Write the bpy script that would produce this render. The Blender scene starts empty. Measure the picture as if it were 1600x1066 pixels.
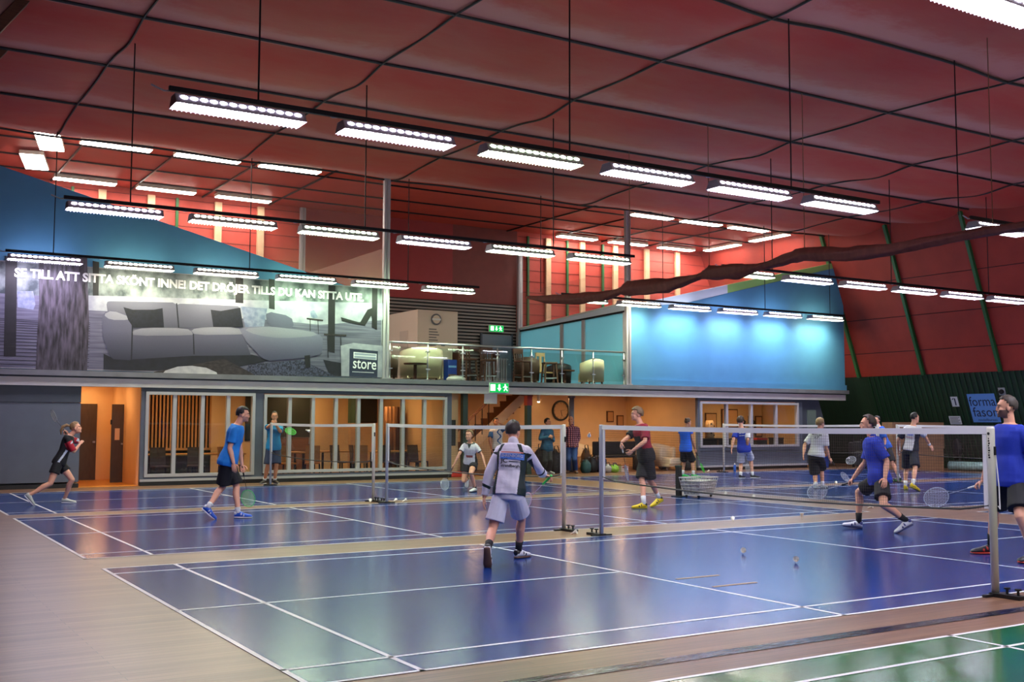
import bpy, bmesh, math, random
import numpy as np
from mathutils import Vector, Matrix
random.seed(7); np.random.seed(7)
SC = bpy.context.scene
COL = SC.collection

# ---------------------------------------------------------------- camera
cd = bpy.data.cameras.new('camera'); cam = bpy.data.objects.new('camera', cd); COL.objects.link(cam)
cd.sensor_width = 36.0; cd.lens = 1696.8 / 1600 * 36.0; cd.clip_end = 200
_yaw, _pit, _rol = .553368, .0744618, .00298702
_f = Vector((math.sin(_yaw)*math.cos(_pit), math.cos(_yaw)*math.cos(_pit), math.sin(_pit)))
_r = Vector((math.cos(_yaw), -math.sin(_yaw), 0)); _u = _r.cross(_f)
_r2 = math.cos(_rol)*_r + math.sin(_rol)*_u; _u2 = -math.sin(_rol)*_r + math.cos(_rol)*_u
cam.matrix_world = Matrix(((_r2.x, _u2.x, -_f.x, -2.4692), (_r2.y, _u2.y, -_f.y, -6.32791), (_r2.z, _u2.z, -_f.z, 1.59482), (0, 0, 0, 1)))
SC.camera = cam

# ---------------------------------------------------------------- world, exposure
w = bpy.data.worlds.new('world'); SC.world = w; w.use_nodes = True
w.node_tree.nodes['Background'].inputs[0].default_value = (.02, .022, .03, 1)
w.node_tree.nodes['Background'].inputs[1].default_value = .3
SC.view_settings.view_transform = 'Standard'; SC.view_settings.look = 'None'
SC.view_settings.gamma = 1; SC.view_settings.use_curve_mapping = False
SC.view_settings.exposure = 1.0
HALL_LAMP = 46.0      # emission of the hall batten lamps
ROOM_LAMP = 26.0       # emission of the fluorescents in the upper rooms
WARM_LAMP = 25.0      # emission of the ground floor ceiling lamps
SC.cycles.use_denoising = True
SC.cycles.max_bounces = 8; SC.cycles.diffuse_bounces = 4; SC.cycles.glossy_bounces = 3
SC.cycles.transparent_max_bounces = 24; SC.cycles.sample_clamp_indirect = 4.0
SC.cycles.caustics_reflective = False; SC.cycles.caustics_refractive = False

# ---------------------------------------------------------------- materials
def lin(c):
    return tuple(((v/255)/12.92 if v/255 <= .04045 else ((v/255+.055)/1.055)**2.4) for v in c) + (1,)
MATS = {}
def mat(name, col, rough=.6, metal=0, var=.0, vscale=4, bump=0, bscale=40, stretch=(1, 1, 1), col2=None, sheen=0, spec=.5, coat=0):
    if name in MATS: return MATS[name]
    m = bpy.data.materials.new(name); m.use_nodes = True; nt = m.node_tree; b = nt.nodes['Principled BSDF']
    b.inputs['Base Color'].default_value = lin(col); b.inputs['Roughness'].default_value = rough; b.inputs['Metallic'].default_value = metal
    b.inputs['Specular IOR Level'].default_value = spec
    if coat: b.inputs['Coat Weight'].default_value = coat; b.inputs['Coat Roughness'].default_value = .12
    if sheen: b.inputs['Sheen Weight'].default_value = sheen; b.inputs['Sheen Roughness'].default_value = .4
    if var or bump or col2:
        tc = nt.nodes.new('ShaderNodeTexCoord'); mp = nt.nodes.new('ShaderNodeMapping'); mp.inputs['Scale'].default_value = stretch
        nt.links.new(tc.outputs['Object'], mp.inputs['Vector'])
    if var or col2:
        n = nt.nodes.new('ShaderNodeTexNoise'); n.inputs['Scale'].default_value = vscale; n.inputs['Detail'].default_value = 5
        nt.links.new(mp.outputs[0], n.inputs['Vector'])
        r = nt.nodes.new('ShaderNodeValToRGB')
        a = lin(col); c2 = lin(col2) if col2 else a
        r.color_ramp.elements[0].position = .3; r.color_ramp.elements[1].position = .7
        r.color_ramp.elements[0].color = tuple(v*(1-var) for v in a[:3])+(1,); r.color_ramp.elements[1].color = tuple(min(1, v*(1+var)) for v in c2[:3])+(1,)
        nt.links.new(n.outputs['Fac'], r.inputs['Fac']); nt.links.new(r.outputs[0], b.inputs['Base Color'])
    if bump:
        n2 = nt.nodes.new('ShaderNodeTexNoise'); n2.inputs['Scale'].default_value = bscale; n2.inputs['Detail'].default_value = 3
        nt.links.new(mp.outputs[0], n2.inputs['Vector'])
        bp = nt.nodes.new('ShaderNodeBump'); bp.inputs['Strength'].default_value = bump; bp.inputs['Distance'].default_value = .02
        nt.links.new(n2.outputs['Fac'], bp.inputs['Height']); nt.links.new(bp.outputs[0], b.inputs['Normal'])
    MATS[name] = m; return m
def emit(name, col, strength, sample=True):
    if name in MATS: return MATS[name]
    m = bpy.data.materials.new(name); m.use_nodes = True; nt = m.node_tree
    nt.nodes.remove(nt.nodes['Principled BSDF']); e = nt.nodes.new('ShaderNodeEmission')
    e.inputs[0].default_value = lin(col); e.inputs[1].default_value = strength
    nt.links.new(e.outputs[0], nt.nodes['Material Output'].inputs[0])
    if not sample: m.cycles.emission_sampling = 'NONE'
    MATS[name] = m; return m
def see_through(name, col, opaque, rough=.5, kind='DIFFUSE'):
    """netting / glass: transparent shader mixed with a reflecting one"""
    if name in MATS: return MATS[name]
    m = bpy.data.materials.new(name); m.use_nodes = True; nt = m.node_tree
    nt.nodes.remove(nt.nodes['Principled BSDF']); t = nt.nodes.new('ShaderNodeBsdfTransparent'); mx = nt.nodes.new('ShaderNodeMixShader')
    if kind == 'GLASS':
        g = nt.nodes.new('ShaderNodeBsdfGlossy'); g.inputs['Roughness'].default_value = rough; g.inputs[0].default_value = (1, 1, 1, 1)
        t.inputs[0].default_value = lin(col)
        fr = nt.nodes.new('ShaderNodeFresnel'); ge = nt.nodes.new('ShaderNodeNewGeometry'); mr = nt.nodes.new('ShaderNodeMapRange')
        mr.inputs[3].default_value = 1.45; mr.inputs[4].default_value = 1/1.45      # same reflection on both faces of the pane
        nt.links.new(ge.outputs['Backfacing'], mr.inputs[0]); nt.links.new(mr.outputs[0], fr.inputs[0])
        nt.links.new(fr.outputs[0], mx.inputs[0])
    elif kind == 'FILM':
        g1 = nt.nodes.new('ShaderNodeBsdfDiffuse'); g1.inputs[0].default_value = lin(col)
        g2 = nt.nodes.new('ShaderNodeBsdfTranslucent'); g2.inputs[0].default_value = lin(col)
        g = nt.nodes.new('ShaderNodeMixShader'); g.inputs[0].default_value = .6
        nt.links.new(g1.outputs[0], g.inputs[1]); nt.links.new(g2.outputs[0], g.inputs[2]); mx.inputs[0].default_value = opaque
    else:
        g = nt.nodes.new('ShaderNodeBsdfDiffuse'); g.inputs[0].default_value = lin(col); mx.inputs[0].default_value = opaque
    nt.links.new(t.outputs[0], mx.inputs[1]); nt.links.new(g.outputs[0], mx.inputs[2]); nt.links.new(mx.outputs[0], nt.nodes['Material Output'].inputs[0])
    MATS[name] = m; return m

# ---------------------------------------------------------------- mesh helpers
class MB:
    def __init__(s): s.v = []; s.f = []; s.mi = []; s.cur = 0
    def add(s, vs, fs):
        o = len(s.v); s.v += [tuple(map(float, p)) for p in vs]; s.f += [tuple(o+i for i in f) for f in fs]; s.mi += [s.cur]*len(fs); return s
    def box(s, x0, x1, y0, y1, z0, z1):
        return s.add([(x0, y0, z0), (x1, y0, z0), (x1, y1, z0), (x0, y1, z0), (x0, y0, z1), (x1, y0, z1), (x1, y1, z1), (x0, y1, z1)],
                     [(0, 3, 2, 1), (4, 5, 6, 7), (0, 1, 5, 4), (1, 2, 6, 5), (2, 3, 7, 6), (3, 0, 4, 7)])
    def quad(s, *p): return s.add(p, [tuple(range(len(p)))])
    def bar(s, a, b, w, h=None, up=(0, 0, 1)):
        a = Vector(a); b = Vector(b); d = (b-a).normalized(); up = Vector(up)
        if abs(d.dot(up)) > .98: up = Vector((1, 0, 0))
        x = d.cross(up).normalized(); y = x.cross(d); h = h or w; x *= w/2; y *= h/2
        return s.add([a-x-y, a+x-y, a+x+y, a-x+y, b-x-y, b+x-y, b+x+y, b-x+y],
                     [(3, 2, 1, 0), (4, 5, 6, 7), (0, 1, 5, 4), (1, 2, 6, 5), (2, 3, 7, 6), (3, 0, 4, 7)])
    def tube(s, pts, r, n=8, cap=True):
        pts = [Vector(p) for p in pts]; R = r if isinstance(r, (list, tuple)) else [r]*len(pts); rings = []
        ref = None
        for i, p in enumerate(pts):
            d = (pts[min(i+1, len(pts)-1)] - pts[max(i-1, 0)]).normalized()
            if ref is None: ref = Vector((0, 0, 1)) if abs(d.z) < .9 else Vector((1, 0, 0))
            x = d.cross(ref).normalized(); y = x.cross(d).normalized(); ref = y
            rings.append([p + R[i]*(math.cos(2*math.pi*k/n)*x + math.sin(2*math.pi*k/n)*y) for k in range(n)])
        vs = [v for g in rings for v in g]; fs = []
        for i in range(len(pts)-1):
            for k in range(n): fs.append((i*n+k, i*n+(k+1) % n, (i+1)*n+(k+1) % n, (i+1)*n+k))
        if cap: fs += [tuple(range(n-1, -1, -1)), tuple((len(pts)-1)*n+k for k in range(n))]
        return s.add(vs, fs)
    def lathe(s, prof, n=16, c=(0, 0, 0), sx=1, sy=1):
        vs = []; fs = []
        for r, z in prof:
            for k in range(n):
                a = 2*math.pi*k/n; vs.append((c[0]+sx*r*math.cos(a), c[1]+sy*r*math.sin(a), c[2]+z))
        m = len(prof)
        for i in range(m-1):
            for k in range(n): fs.append((i*n+k, i*n+(k+1) % n, (i+1)*n+(k+1) % n, (i+1)*n+k))
        fs += [tuple(range(n-1, -1, -1)), tuple((m-1)*n+k for k in range(n))]
        return s.add(vs, fs)
    def ell(s, c, r, n=12, m=8, rot=None):
        vs = [];  fs = []
        for i in range(m+1):
            t = math.pi*i/m
            for k in range(n):
                a = 2*math.pi*k/n; p = Vector((r[0]*math.sin(t)*math.cos(a), r[1]*math.sin(t)*math.sin(a), r[2]*math.cos(t)))
                if rot is not None: p = rot @ p
                vs.append(p+Vector(c))
        for i in range(m):
            for k in range(n): fs.append((i*n+k, (i+1)*n+k, (i+1)*n+(k+1) % n, i*n+(k+1) % n))
        return s.add(vs, fs)
    def prism(s, poly, axis, a0, a1):
        """poly: 2d points, extruded along axis between a0 and a1; for axis y poly is (x,z), x: (y,z), z: (x,y)"""
        def P(p, a): return {'y': (p[0], a, p[1]), 'x': (a, p[0], p[1]), 'z': (p[0], p[1], a)}[axis]
        n = len(poly); vs = [P(p, a0) for p in poly]+[P(p, a1) for p in poly]
        return s.add(vs, [tuple(range(n)), tuple(range(2*n-1, n-1, -1))]+[(i, n+i, n+(i+1) % n, (i+1) % n) for i in range(n)])
    def mesh(s, name='mesh'):
        me = bpy.data.meshes.new(name); me.from_pydata(s.v, [], s.f)
        if any(s.mi): me.polygons.foreach_set('material_index', s.mi)
        bm = bmesh.new(); bm.from_mesh(me); bmesh.ops.recalc_face_normals(bm, faces=bm.faces); bm.to_mesh(me); bm.free()
        return me
    def build(s, name, m, parent=None, smooth=False, bevel=0):
        me = s.mesh(name); return link(name, me, m, parent, smooth, bevel)
def link(name, me, m, parent=None, smooth=False, bevel=0):
    o = bpy.data.objects.new(name, me); COL.objects.link(o)
    for k in (m if isinstance(m, (list, tuple)) else [m]):
        if k is not None: me.materials.append(k)
    if smooth: me.polygons.foreach_set('use_smooth', [True]*len(me.polygons))
    if parent is not None: o.parent = parent
    if bevel:
        md = o.modifiers.new('bevel', 'BEVEL'); md.width = bevel; md.segments = 2; md.limit_method = 'ANGLE'
    return o
def tag(o, label=None, cat=None, group=None, kind=None):
    if label: o['label'] = label
    if cat: o['category'] = cat
    if group: o['group'] = group
    if kind: o['kind'] = kind
    return o
def empty(name, loc=(0, 0, 0), rz=0, label=None, cat=None, group=None, kind=None):
    o = bpy.data.objects.new(name, None); COL.objects.link(o); o.location = loc; o.rotation_euler = (0, 0, rz); o.empty_display_size = .2
    return tag(o, label, cat, group, kind)
def copy_tree(o, parent=None):
    c = o.copy(); COL.objects.link(c); c.parent = parent
    for ch in list(o.children): copy_tree(ch, c)
    return c
def text(name, s, size, m, parent, mtx, bold=0, ext=.002, align='LEFT', width=None):
    cu = bpy.data.curves.new(name, 'FONT'); cu.body = s; cu.size = size; cu.offset = bold; cu.extrude = ext; cu.align_x = align; cu.resolution_u = 3
    t = bpy.data.objects.new(name, cu); COL.objects.link(t)
    dg = bpy.context.evaluated_depsgraph_get(); me = bpy.data.meshes.new_from_object(t.evaluated_get(dg))
    if width:
        xs = [v.co.x for v in me.vertices]; k = width/(max(xs)-min(xs)); x0 = min(xs)
        for v in me.vertices: v.co.x = (v.co.x-x0)*k
    bpy.data.objects.remove(t); bpy.data.curves.remove(cu); me.materials.clear()
    o = link(name, me, m, parent); o.matrix_local = mtx; return o
def face_mtx(origin, xdir, updir):
    """matrix whose local x, y are xdir, updir (text lies in that plane)"""
    x = Vector(xdir).normalized(); y = Vector(updir).normalized(); y = (y-x*x.dot(y)).normalized(); z = x.cross(y)
    return Matrix(((x.x, y.x, z.x, origin[0]), (x.y, y.y, z.y, origin[1]), (x.z, y.z, z.z, origin[2]), (0, 0, 0, 1)))

# ---------------------------------------------------------------- palette
M_fascia = mat('white paint fascia', (200, 198, 200), .55, var=.06, vscale=2)
M_ledge = mat('grey concrete edge', (112, 114, 122), .7, var=.12, vscale=3)
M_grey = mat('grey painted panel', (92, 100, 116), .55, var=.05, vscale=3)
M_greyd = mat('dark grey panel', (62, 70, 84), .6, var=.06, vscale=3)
M_frame = mat('pale grey window frame', (176, 176, 182), .45)
M_black = mat('black skirting', (14, 14, 17), .5)
M_warm = mat('warm cream wall', (228, 192, 146), .75, var=.04, vscale=2)
M_blue = mat('blue wall paint', (78, 142, 184), .6, var=.04, vscale=2)
M_red = mat('red painted boards', (178, 62, 50), .6, var=.08, vscale=3)
M_redd = mat('dark red painted boards', (118, 46, 42), .6, var=.08, vscale=3)
M_steel = mat('brushed steel', (180, 184, 188), .3, metal=.9)
M_col = mat('pale metal column', (176, 172, 178), .45, metal=.3)
M_darkmetal = mat('dark metal', (26, 28, 34), .45, metal=.6)
M_white = mat('white enamel', (232, 232, 232), .4)
M_glass = see_through('clear glass', (240, 246, 244), .1, .02, 'GLASS')
M_brown = mat('brown stained wood', (92, 58, 40), .5, var=.2, vscale=6, stretch=(1, 1, 6))
M_pine = mat('pale pine post', (214, 176, 140), .6, var=.08, vscale=5)
YB = 21.3             # front plane of the balcony / back wall of the hall

# ================================================================ floor
def floor_material():
    m = bpy.data.materials.new('varnished wood floor'); m.use_nodes = True; nt = m.node_tree; b = nt.nodes['Principled BSDF']
    tc = nt.nodes.new('ShaderNodeTexCoord')
    br = nt.nodes.new('ShaderNodeTexBrick'); br.inputs['Color1'].default_value = lin((122, 90, 66)); br.inputs['Color2'].default_value = lin((92, 64, 48))
    br.inputs['Mortar'].default_value = lin((66, 50, 42)); br.inputs['Scale'].default_value = 1; br.inputs['Brick Width'].default_value = 2.4; br.inputs['Row Height'].default_value = .09
    br.inputs['Mortar Size'].default_value = .003; br.inputs['Bias'].default_value = -.1; br.offset = .37
    nt.links.new(tc.outputs['Object'], br.inputs['Vector'])
    mp = nt.nodes.new('ShaderNodeMapping'); mp.inputs['Scale'].default_value = (1.2, 22, 1); nt.links.new(tc.outputs['Object'], mp.inputs['Vector'])
    n = nt.nodes.new('ShaderNodeTexNoise'); n.inputs['Scale'].default_value = 1.6; n.inputs['Detail'].default_value = 6; nt.links.new(mp.outputs[0], n.inputs['Vector'])
    mx = nt.nodes.new('ShaderNodeMix'); mx.data_type = 'RGBA'; mx.blend_type = 'OVERLAY'; mx.inputs[0].default_value = .55
    nt.links.new(br.outputs['Color'], mx.inputs[6]); nt.links.new(n.outputs['Fac'], mx.inputs[7]); nt.links.new(mx.outputs[2], b.inputs['Base Color'])
    b.inputs['Roughness'].default_value = .34
    bp = nt.nodes.new('ShaderNodeBump'); bp.inputs['Strength'].default_value = .12; bp.inputs['Distance'].default_value = .01
    nt.links.new(n.outputs['Fac'], bp.inputs['Height']); nt.links.new(bp.outputs[0], b.inputs['Normal'])
    return m
def paint_material(name, c1, c2, rough=.2):
    m = bpy.data.materials.new(name); m.use_nodes = True; nt = m.node_tree; b = nt.nodes['Principled BSDF']
    tc = nt.nodes.new('ShaderNodeTexCoord'); mp = nt.nodes.new('ShaderNodeMapping'); mp.inputs['Scale'].default_value = (.8, 16, 1); nt.links.new(tc.outputs['Object'], mp.inputs['Vector'])
    n = nt.nodes.new('ShaderNodeTexNoise'); n.inputs['Scale'].default_value = 1.5; n.inputs['Detail'].default_value = 6; nt.links.new(mp.outputs[0], n.inputs['Vector'])
    r = nt.nodes.new('ShaderNodeValToRGB'); r.color_ramp.elements[0].color = lin(c1); r.color_ramp.elements[1].color = lin(c2); r.color_ramp.elements[0].position = .3; r.color_ramp.elements[1].position = .7
    nt.links.new(n.outputs['Fac'], r.inputs[0]); nt.links.new(r.outputs[0], b.inputs['Base Color'])
    b.inputs['Roughness'].default_value = rough; b.inputs['Specular IOR Level'].default_value = .5
    bp = nt.nodes.new('ShaderNodeBump'); bp.inputs['Strength'].default_value = .04; bp.inputs['Distance'].default_value = .008
    nt.links.new(n.outputs['Fac'], bp.inputs['Height']); nt.links.new(bp.outputs[0], b.inputs['Normal'])
    return m
floor = tag(MB().box(-6, 31.4, -14, YB, -.1, 0).build('floor', floor_material()), 'varnished wood sports floor with painted badminton courts', kind='structure')
M_court = paint_material('blue court paint', (6, 42, 104), (10, 56, 128), .19)
M_green = paint_material('green court paint', (16, 78, 38), (38, 112, 60), .14)
M_line = mat('white line paint', (226, 226, 226), .3)
def court(x0, y0, pm, name='court_paint'):
    MB().quad((x0, y0, .002), (x0+13.4, y0, .002), (x0+13.4, y0+6.1, .002), (x0, y0+6.1, .002)).build(name, pm, floor)
    L = MB(); t = .04
    def ln(xa, xb, ya, yb): L.quad((x0+xa, y0+ya, .004), (x0+xb, y0+ya, .004), (x0+xb, y0+yb, .004), (x0+xa, y0+yb, .004))
    for y in (0, .46, 5.6, 6.06): ln(0, 13.4, y, y+t)
    for x in (0, .76, 4.68, 8.68, 12.6, 13.36): ln(x, x+t, 0, 6.1)
    ln(0, 4.7, 3.03, 3.07); ln(8.7, 13.4, 3.03, 3.07)
    L.build('court_lines', M_line, floor)
for cx in (0, 15.05):
    for cy in (0, 7.05, 13.8): court(cx, cy, M_court)
court(0, -7.08, M_green, 'green_court_paint')
court(15.05, -7.08, M_green, 'green_court_paint')
MB().quad((-6, -.64, .003), (31, -.64, .003), (31, -.5, .003), (-6, -.5, .003)).build('floor_tape', mat('dark glossy floor tape', (22, 26, 38), .12, var=.5, vscale=3, bump=.6, bscale=9, stretch=(.5, 3, 1)), floor)
for (a, b, y) in ((4.85, 5.43, 2.3), (4.82, 5.4, 1.72)):
    MB().quad((a, y, .005), (b, y, .005), (b, y+.05, .005), (a, y+.05, .005)).build('tape_mark', mat('tan tape', (168, 140, 110), .6), floor)
# thin coloured lines of other games on the bare wood beyond the courts
for (y0, c) in ((9.2, (30, 60, 50)), (11.6, (40, 40, 50))):
    MB().quad((13.6, y0, .004), (14.9, y0, .004), (14.9, y0+.05, .004), (13.6, y0+.05, .004)).build('game_line', mat('dark game line', c, .4), floor)

# ================================================================ ceiling of hanging cloth
XL = [-2.7, 1.65, 6.1, 10.55, 17.0, 21.5, 25.9, 30.3]           # cords running across the courts
YL = [-14.2, -11.2, -8.3, -5.3, -2.4, .6, 3.55, 6.5, 9.4, 12.3, 15.3, 18.35, 21.3]
ROWS = [-.5, 6.45, 13.35, 20.65]                                # rows of lamps
def cx_(x):
    for a, b in zip(XL[:-1], XL[1:]):
        if a <= x <= b: return math.sin(math.pi*(x-a)/(b-a))
    return 0
def ceil_z(x, y):
    z = 8.5; sy2 = 0
    for i in range(len(YL)-1):
        if YL[i] <= y <= YL[i+1]:
            t = (y-YL[i])/(YL[i+1]-YL[i]); sy = math.sin(math.pi*t)
            sy2 = sy; z -= .24*sy*(1-.55*t)*(.2+.8*cx_(x)**.5)
    for i in range(len(XL)-1):
        if XL[i] <= x <= XL[i+1]:
            t = (x-XL[i])/(XL[i+1]-XL[i]); z -= .06*math.sin(math.pi*t)*sy2
    for ry in ROWS:
        for xl in XL:
            d = ((x-xl)/1.1)**2+((y-ry)/.8)**2
            z -= .1*math.exp(-d)
    return z
def ceiling():
    xs = np.arange(-2.8, 31.0, .22); ys = np.arange(-14.2, 21.31, .197); n = len(ys)
    vs = [(x, y, ceil_z(x, y)) for x in xs for y in ys]; fs = []
    for i in range(len(xs)-1):
        for j in range(n-1): fs.append((i*n+j, i*n+j+1, (i+1)*n+j+1, (i+1)*n+j))
    m = bpy.data.materials.new('red ceiling cloth with painted sheen and dust'); m.use_nodes = True; nt = m.node_tree; b = nt.nodes['Principled BSDF']
    tc = nt.nodes.new('ShaderNodeTexCoord'); n1 = nt.nodes.new('ShaderNodeTexNoise'); n1.inputs['Scale'].default_value = 1.3; n1.inputs['Detail'].default_value = 8; n1.inputs['Roughness'].default_value = .65
    mp = nt.nodes.new('ShaderNodeMapping'); mp.inputs['Scale'].default_value = (.5, 1.4, 1); nt.links.new(tc.outputs['Object'], mp.inputs[0]); nt.links.new(mp.outputs[0], n1.inputs['Vector'])
    r = nt.nodes.new('ShaderNodeValToRGB'); e = r.color_ramp.elements; e[0].position = .38; e[0].color = lin((172, 42, 32)); e[1].position = .68; e[1].color = lin((172, 66, 52))
    nt.links.new(n1.outputs['Fac'], r.inputs[0]); b.inputs['Roughness'].default_value = .62
    # painted lamp sheen and billow shading on each strip's far side; dusty ragged border
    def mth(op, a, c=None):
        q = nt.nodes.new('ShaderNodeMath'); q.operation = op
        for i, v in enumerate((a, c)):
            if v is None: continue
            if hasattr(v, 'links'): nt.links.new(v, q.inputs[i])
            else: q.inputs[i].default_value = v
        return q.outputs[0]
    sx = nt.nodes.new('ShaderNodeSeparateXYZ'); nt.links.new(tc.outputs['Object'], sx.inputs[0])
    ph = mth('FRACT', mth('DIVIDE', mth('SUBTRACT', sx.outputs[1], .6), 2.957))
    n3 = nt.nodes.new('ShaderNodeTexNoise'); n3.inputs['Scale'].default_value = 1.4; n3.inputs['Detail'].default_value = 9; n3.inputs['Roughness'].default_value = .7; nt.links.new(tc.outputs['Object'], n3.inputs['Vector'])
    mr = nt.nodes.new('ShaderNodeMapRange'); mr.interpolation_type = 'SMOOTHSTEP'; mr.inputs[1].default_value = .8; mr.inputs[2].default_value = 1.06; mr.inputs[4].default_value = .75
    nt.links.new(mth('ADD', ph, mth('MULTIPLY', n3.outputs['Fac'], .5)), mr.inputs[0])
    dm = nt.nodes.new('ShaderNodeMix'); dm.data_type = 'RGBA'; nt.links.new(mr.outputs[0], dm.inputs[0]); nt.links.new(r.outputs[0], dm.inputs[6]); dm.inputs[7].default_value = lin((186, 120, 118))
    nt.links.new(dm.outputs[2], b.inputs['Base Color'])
    b.inputs['Sheen Weight'].default_value = .08; b.inputs['Sheen Roughness'].default_value = .35
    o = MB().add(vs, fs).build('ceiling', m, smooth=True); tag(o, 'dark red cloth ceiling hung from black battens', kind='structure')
    mb_ = mat('black ceiling batten', (22, 24, 30), .6)
    for y in YL[2:]:
        MB().tube([(x, y, ceil_z(x, y)-.045) for x in np.arange(-1.5, 30.9, .5)], .028, 6).build('batten', mb_, o)
    for x in XL[1:-1]:
        MB().tube([(x, y, ceil_z(x, y)-.05) for y in np.arange(-8, 21.3, .24)], .022, 6).build('cord', mb_, o)
    return o
CEIL = ceiling()

# ================================================================ side walls of the hall
def RX(z): return 31.21-.367*z                                   # leaning right wall
def right_wall():
    Y0, Y1 = -14, 28.2
    g = mat('dark green boards', (10, 40, 22), .6, var=.35, vscale=9, stretch=(.2, 6, .2), bump=.4, bscale=9)
    rd = mat('rust red wall cloth', (146, 44, 32), .7, var=.12, vscale=1.5)
    o = MB().add([(RX(0), Y0, 0), (RX(0), Y1, 0), (RX(3.3), Y1, 3.3), (RX(3.3), Y0, 3.3)], [(0, 1, 2, 3)]).build('wall_right', g)
    tag(o, 'leaning side wall with dark green boards below rust red cloth', kind='structure')
    zs = [3.3, 4.15, 5.35, 6.6, 9.2]
    for a, b in zip(zs[:-1], zs[1:]):
        MB().add([(RX(a+.012), Y0, a+.012), (RX(a+.012), Y1, a+.012), (RX(b-.012), Y1, b-.012), (RX(b-.012), Y0, b-.012)], [(0, 1, 2, 3)]).build('cloth_panel', rd, o)
    MB().add([(RX(3.3)+.03, Y0, 3.3), (RX(3.3)+.03, Y1, 3.3), (RX(9.2)+.03, Y1, 9.2), (RX(9.2)+.03, Y0, 9.2)], [(0, 1, 2, 3)]).build('cloth_backing', mat('shadow gap', (40, 18, 16), .8), o)
    gr = mat('green arched rib', (30, 92, 46), .5)
    for y in (21.4, 18.56, 15.58, 12.6, 9.6, 6.6, 3.6, .6, -2.4):
        MB().bar((RX(3.3)-.06, y, 3.3), (RX(9)-.06, y, 9), .11, .12).build('rib', gr, o)
    # board battens of the green part
    bt = mat('green batten', (15, 54, 28), .55)
    proto = MB().bar((RX(0)-.012, 0, 0), (RX(3.3)-.012, 0, 3.3), .05, .03).mesh('board_batten')
    y = 4.0
    first = True
    while y < 21.2:
        me = proto
        q = bpy.data.objects.new('board_batten', me); COL.objects.link(q); q.parent = o; q.location = (0, y, 0)
        if first: me.materials.append(bt); first = False
        y += .21
    return o
WR = right_wall()
M_lw = mat('dark side cloth', (92, 44, 44), .75, var=.2, vscale=2)
wl = MB().add([(-5.2, -14, 0), (-5.2, 28.2, 0), (-3.4, 28.2, 4), (-3.4, -14, 4), (-.05, 28.2, 8.8), (-.05, -14, 8.8)], [(0, 1, 2, 3), (3, 2, 4, 5)]).build('wall_left', M_lw)
tag(wl, 'dark left side wall cloth leaning in under the ceiling', kind='structure')
for yy in (12.6, 15.4, 18.4): MB().bar((-3.3, yy, 4), (-.08, yy, 8.6), .16, .16).build('rib', M_brown, wl)
tag(MB().box(-6, 31.4, -14.2, -14, 0, 9).build('wall_front', mat('hall end wall', (120, 66, 56), .7)), 'hall end wall behind the courts', kind='structure')

# ================================================================ back of the hall: ground floor front
ZF = 2.42                                                      # underside of the white fascia
wb = empty('wall_back', (0, 0, 0), kind='structure', label='grey panelled ground floor front under the balcony')
MB().box(-5.2, 2.45, YB, YB+.12, .14, 2.02).build('panel', M_grey, wb)
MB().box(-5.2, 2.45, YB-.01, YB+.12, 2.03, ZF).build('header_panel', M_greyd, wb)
def wall_piece(x0, x1, z0, z1, m=M_grey, n='panel'): MB().box(x0, x1, YB, YB+.12, z0, z1).build(n, m, wb)
wall_piece(3.86, 3.95, .1, 2.33); wall_piece(3.95, 12.56, .1, .21); wall_piece(6.74, 6.96, .21, 2.33, n='pier'); wall_piece(12.4, 12.56, .21, 2.33, n='pier')
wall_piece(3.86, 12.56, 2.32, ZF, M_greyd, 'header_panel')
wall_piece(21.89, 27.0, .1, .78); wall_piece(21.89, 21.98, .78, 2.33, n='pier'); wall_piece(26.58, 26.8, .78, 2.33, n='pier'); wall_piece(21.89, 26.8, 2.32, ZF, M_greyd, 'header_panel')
MB().prism([(26.82, .1), (28.25, .1), (28.1, 1.2), (27.66, ZF), (26.82, ZF)], 'y', YB+.02, YB+.14).build('end_panel', M_greyd, wb)
MB().box(27.05, 27.5, YB, YB+.02, 1.35, 2.05).build('notice_panel', mat('dull green panel', (96, 112, 108), .6), wb)
for n_, (x0, x1) in enumerate(((-5.2, 2.45), (3.86, 12.56), (21.89, 27.0))):
    o = MB().box(x0, x1, YB-.01, YB+.1, 0, .1).build('baseboard_back', M_black); tag(o, 'black skirting along the grey ground floor front', kind='structure')
    if n_: tag(MB().box(x0, x1, YB-.05, YB+.0, .1, .16).build('trim_%d' % n_, M_frame), 'pale ledge strip above the black skirting', kind='structure')
MB().box(21.99, 26.6, YB-.04, YB, .63, .66).build('rail_strip', M_greyd, wb)
def window(n, x0, x1, z0, z1, mull, label):
    w_ = empty('window_%d' % n, (0, 0, 0), kind='structure', label=label); fw = .075
    for a in ((x0, x1, z0, z0+fw), (x0, x1, z1-fw, z1), (x0, x0+fw, z0+fw, z1-fw), (x1-fw, x1, z0+fw, z1-fw)):
        MB().box(a[0], a[1], YB-.05, YB+.09, a[2], a[3]).build('frame', M_frame, w_)
    for m in mull: MB().box(m-.045, m+.045, YB-.035, YB+.09, z0+fw, z1-fw).build('mullion', M_frame, w_)
    e = [x0+fw]+[v for m in mull for v in (m-.045, m+.045)]+[x1-fw]
    for a, b in zip(e[::2], e[1::2]): MB().box(a, b, YB+.03, YB+.036, z0+fw, z1-fw).build('pane', M_glass, w_)
window(1, 3.96, 6.73, .21, 2.32, [4.67, 5.37, 6.03], 'four-pane window in front of the wooden slat screen')
window(2, 6.97, 12.39, .24, 2.3, [7.68, 8.33, 8.99, 9.65, 10.33, 11.0, 11.68], 'long eight-pane window of the cafe room')
window(3, 21.98, 26.58, .76, 2.3, [23.18, 24.32, 25.5], 'four-pane window of the right hand office')

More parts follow.
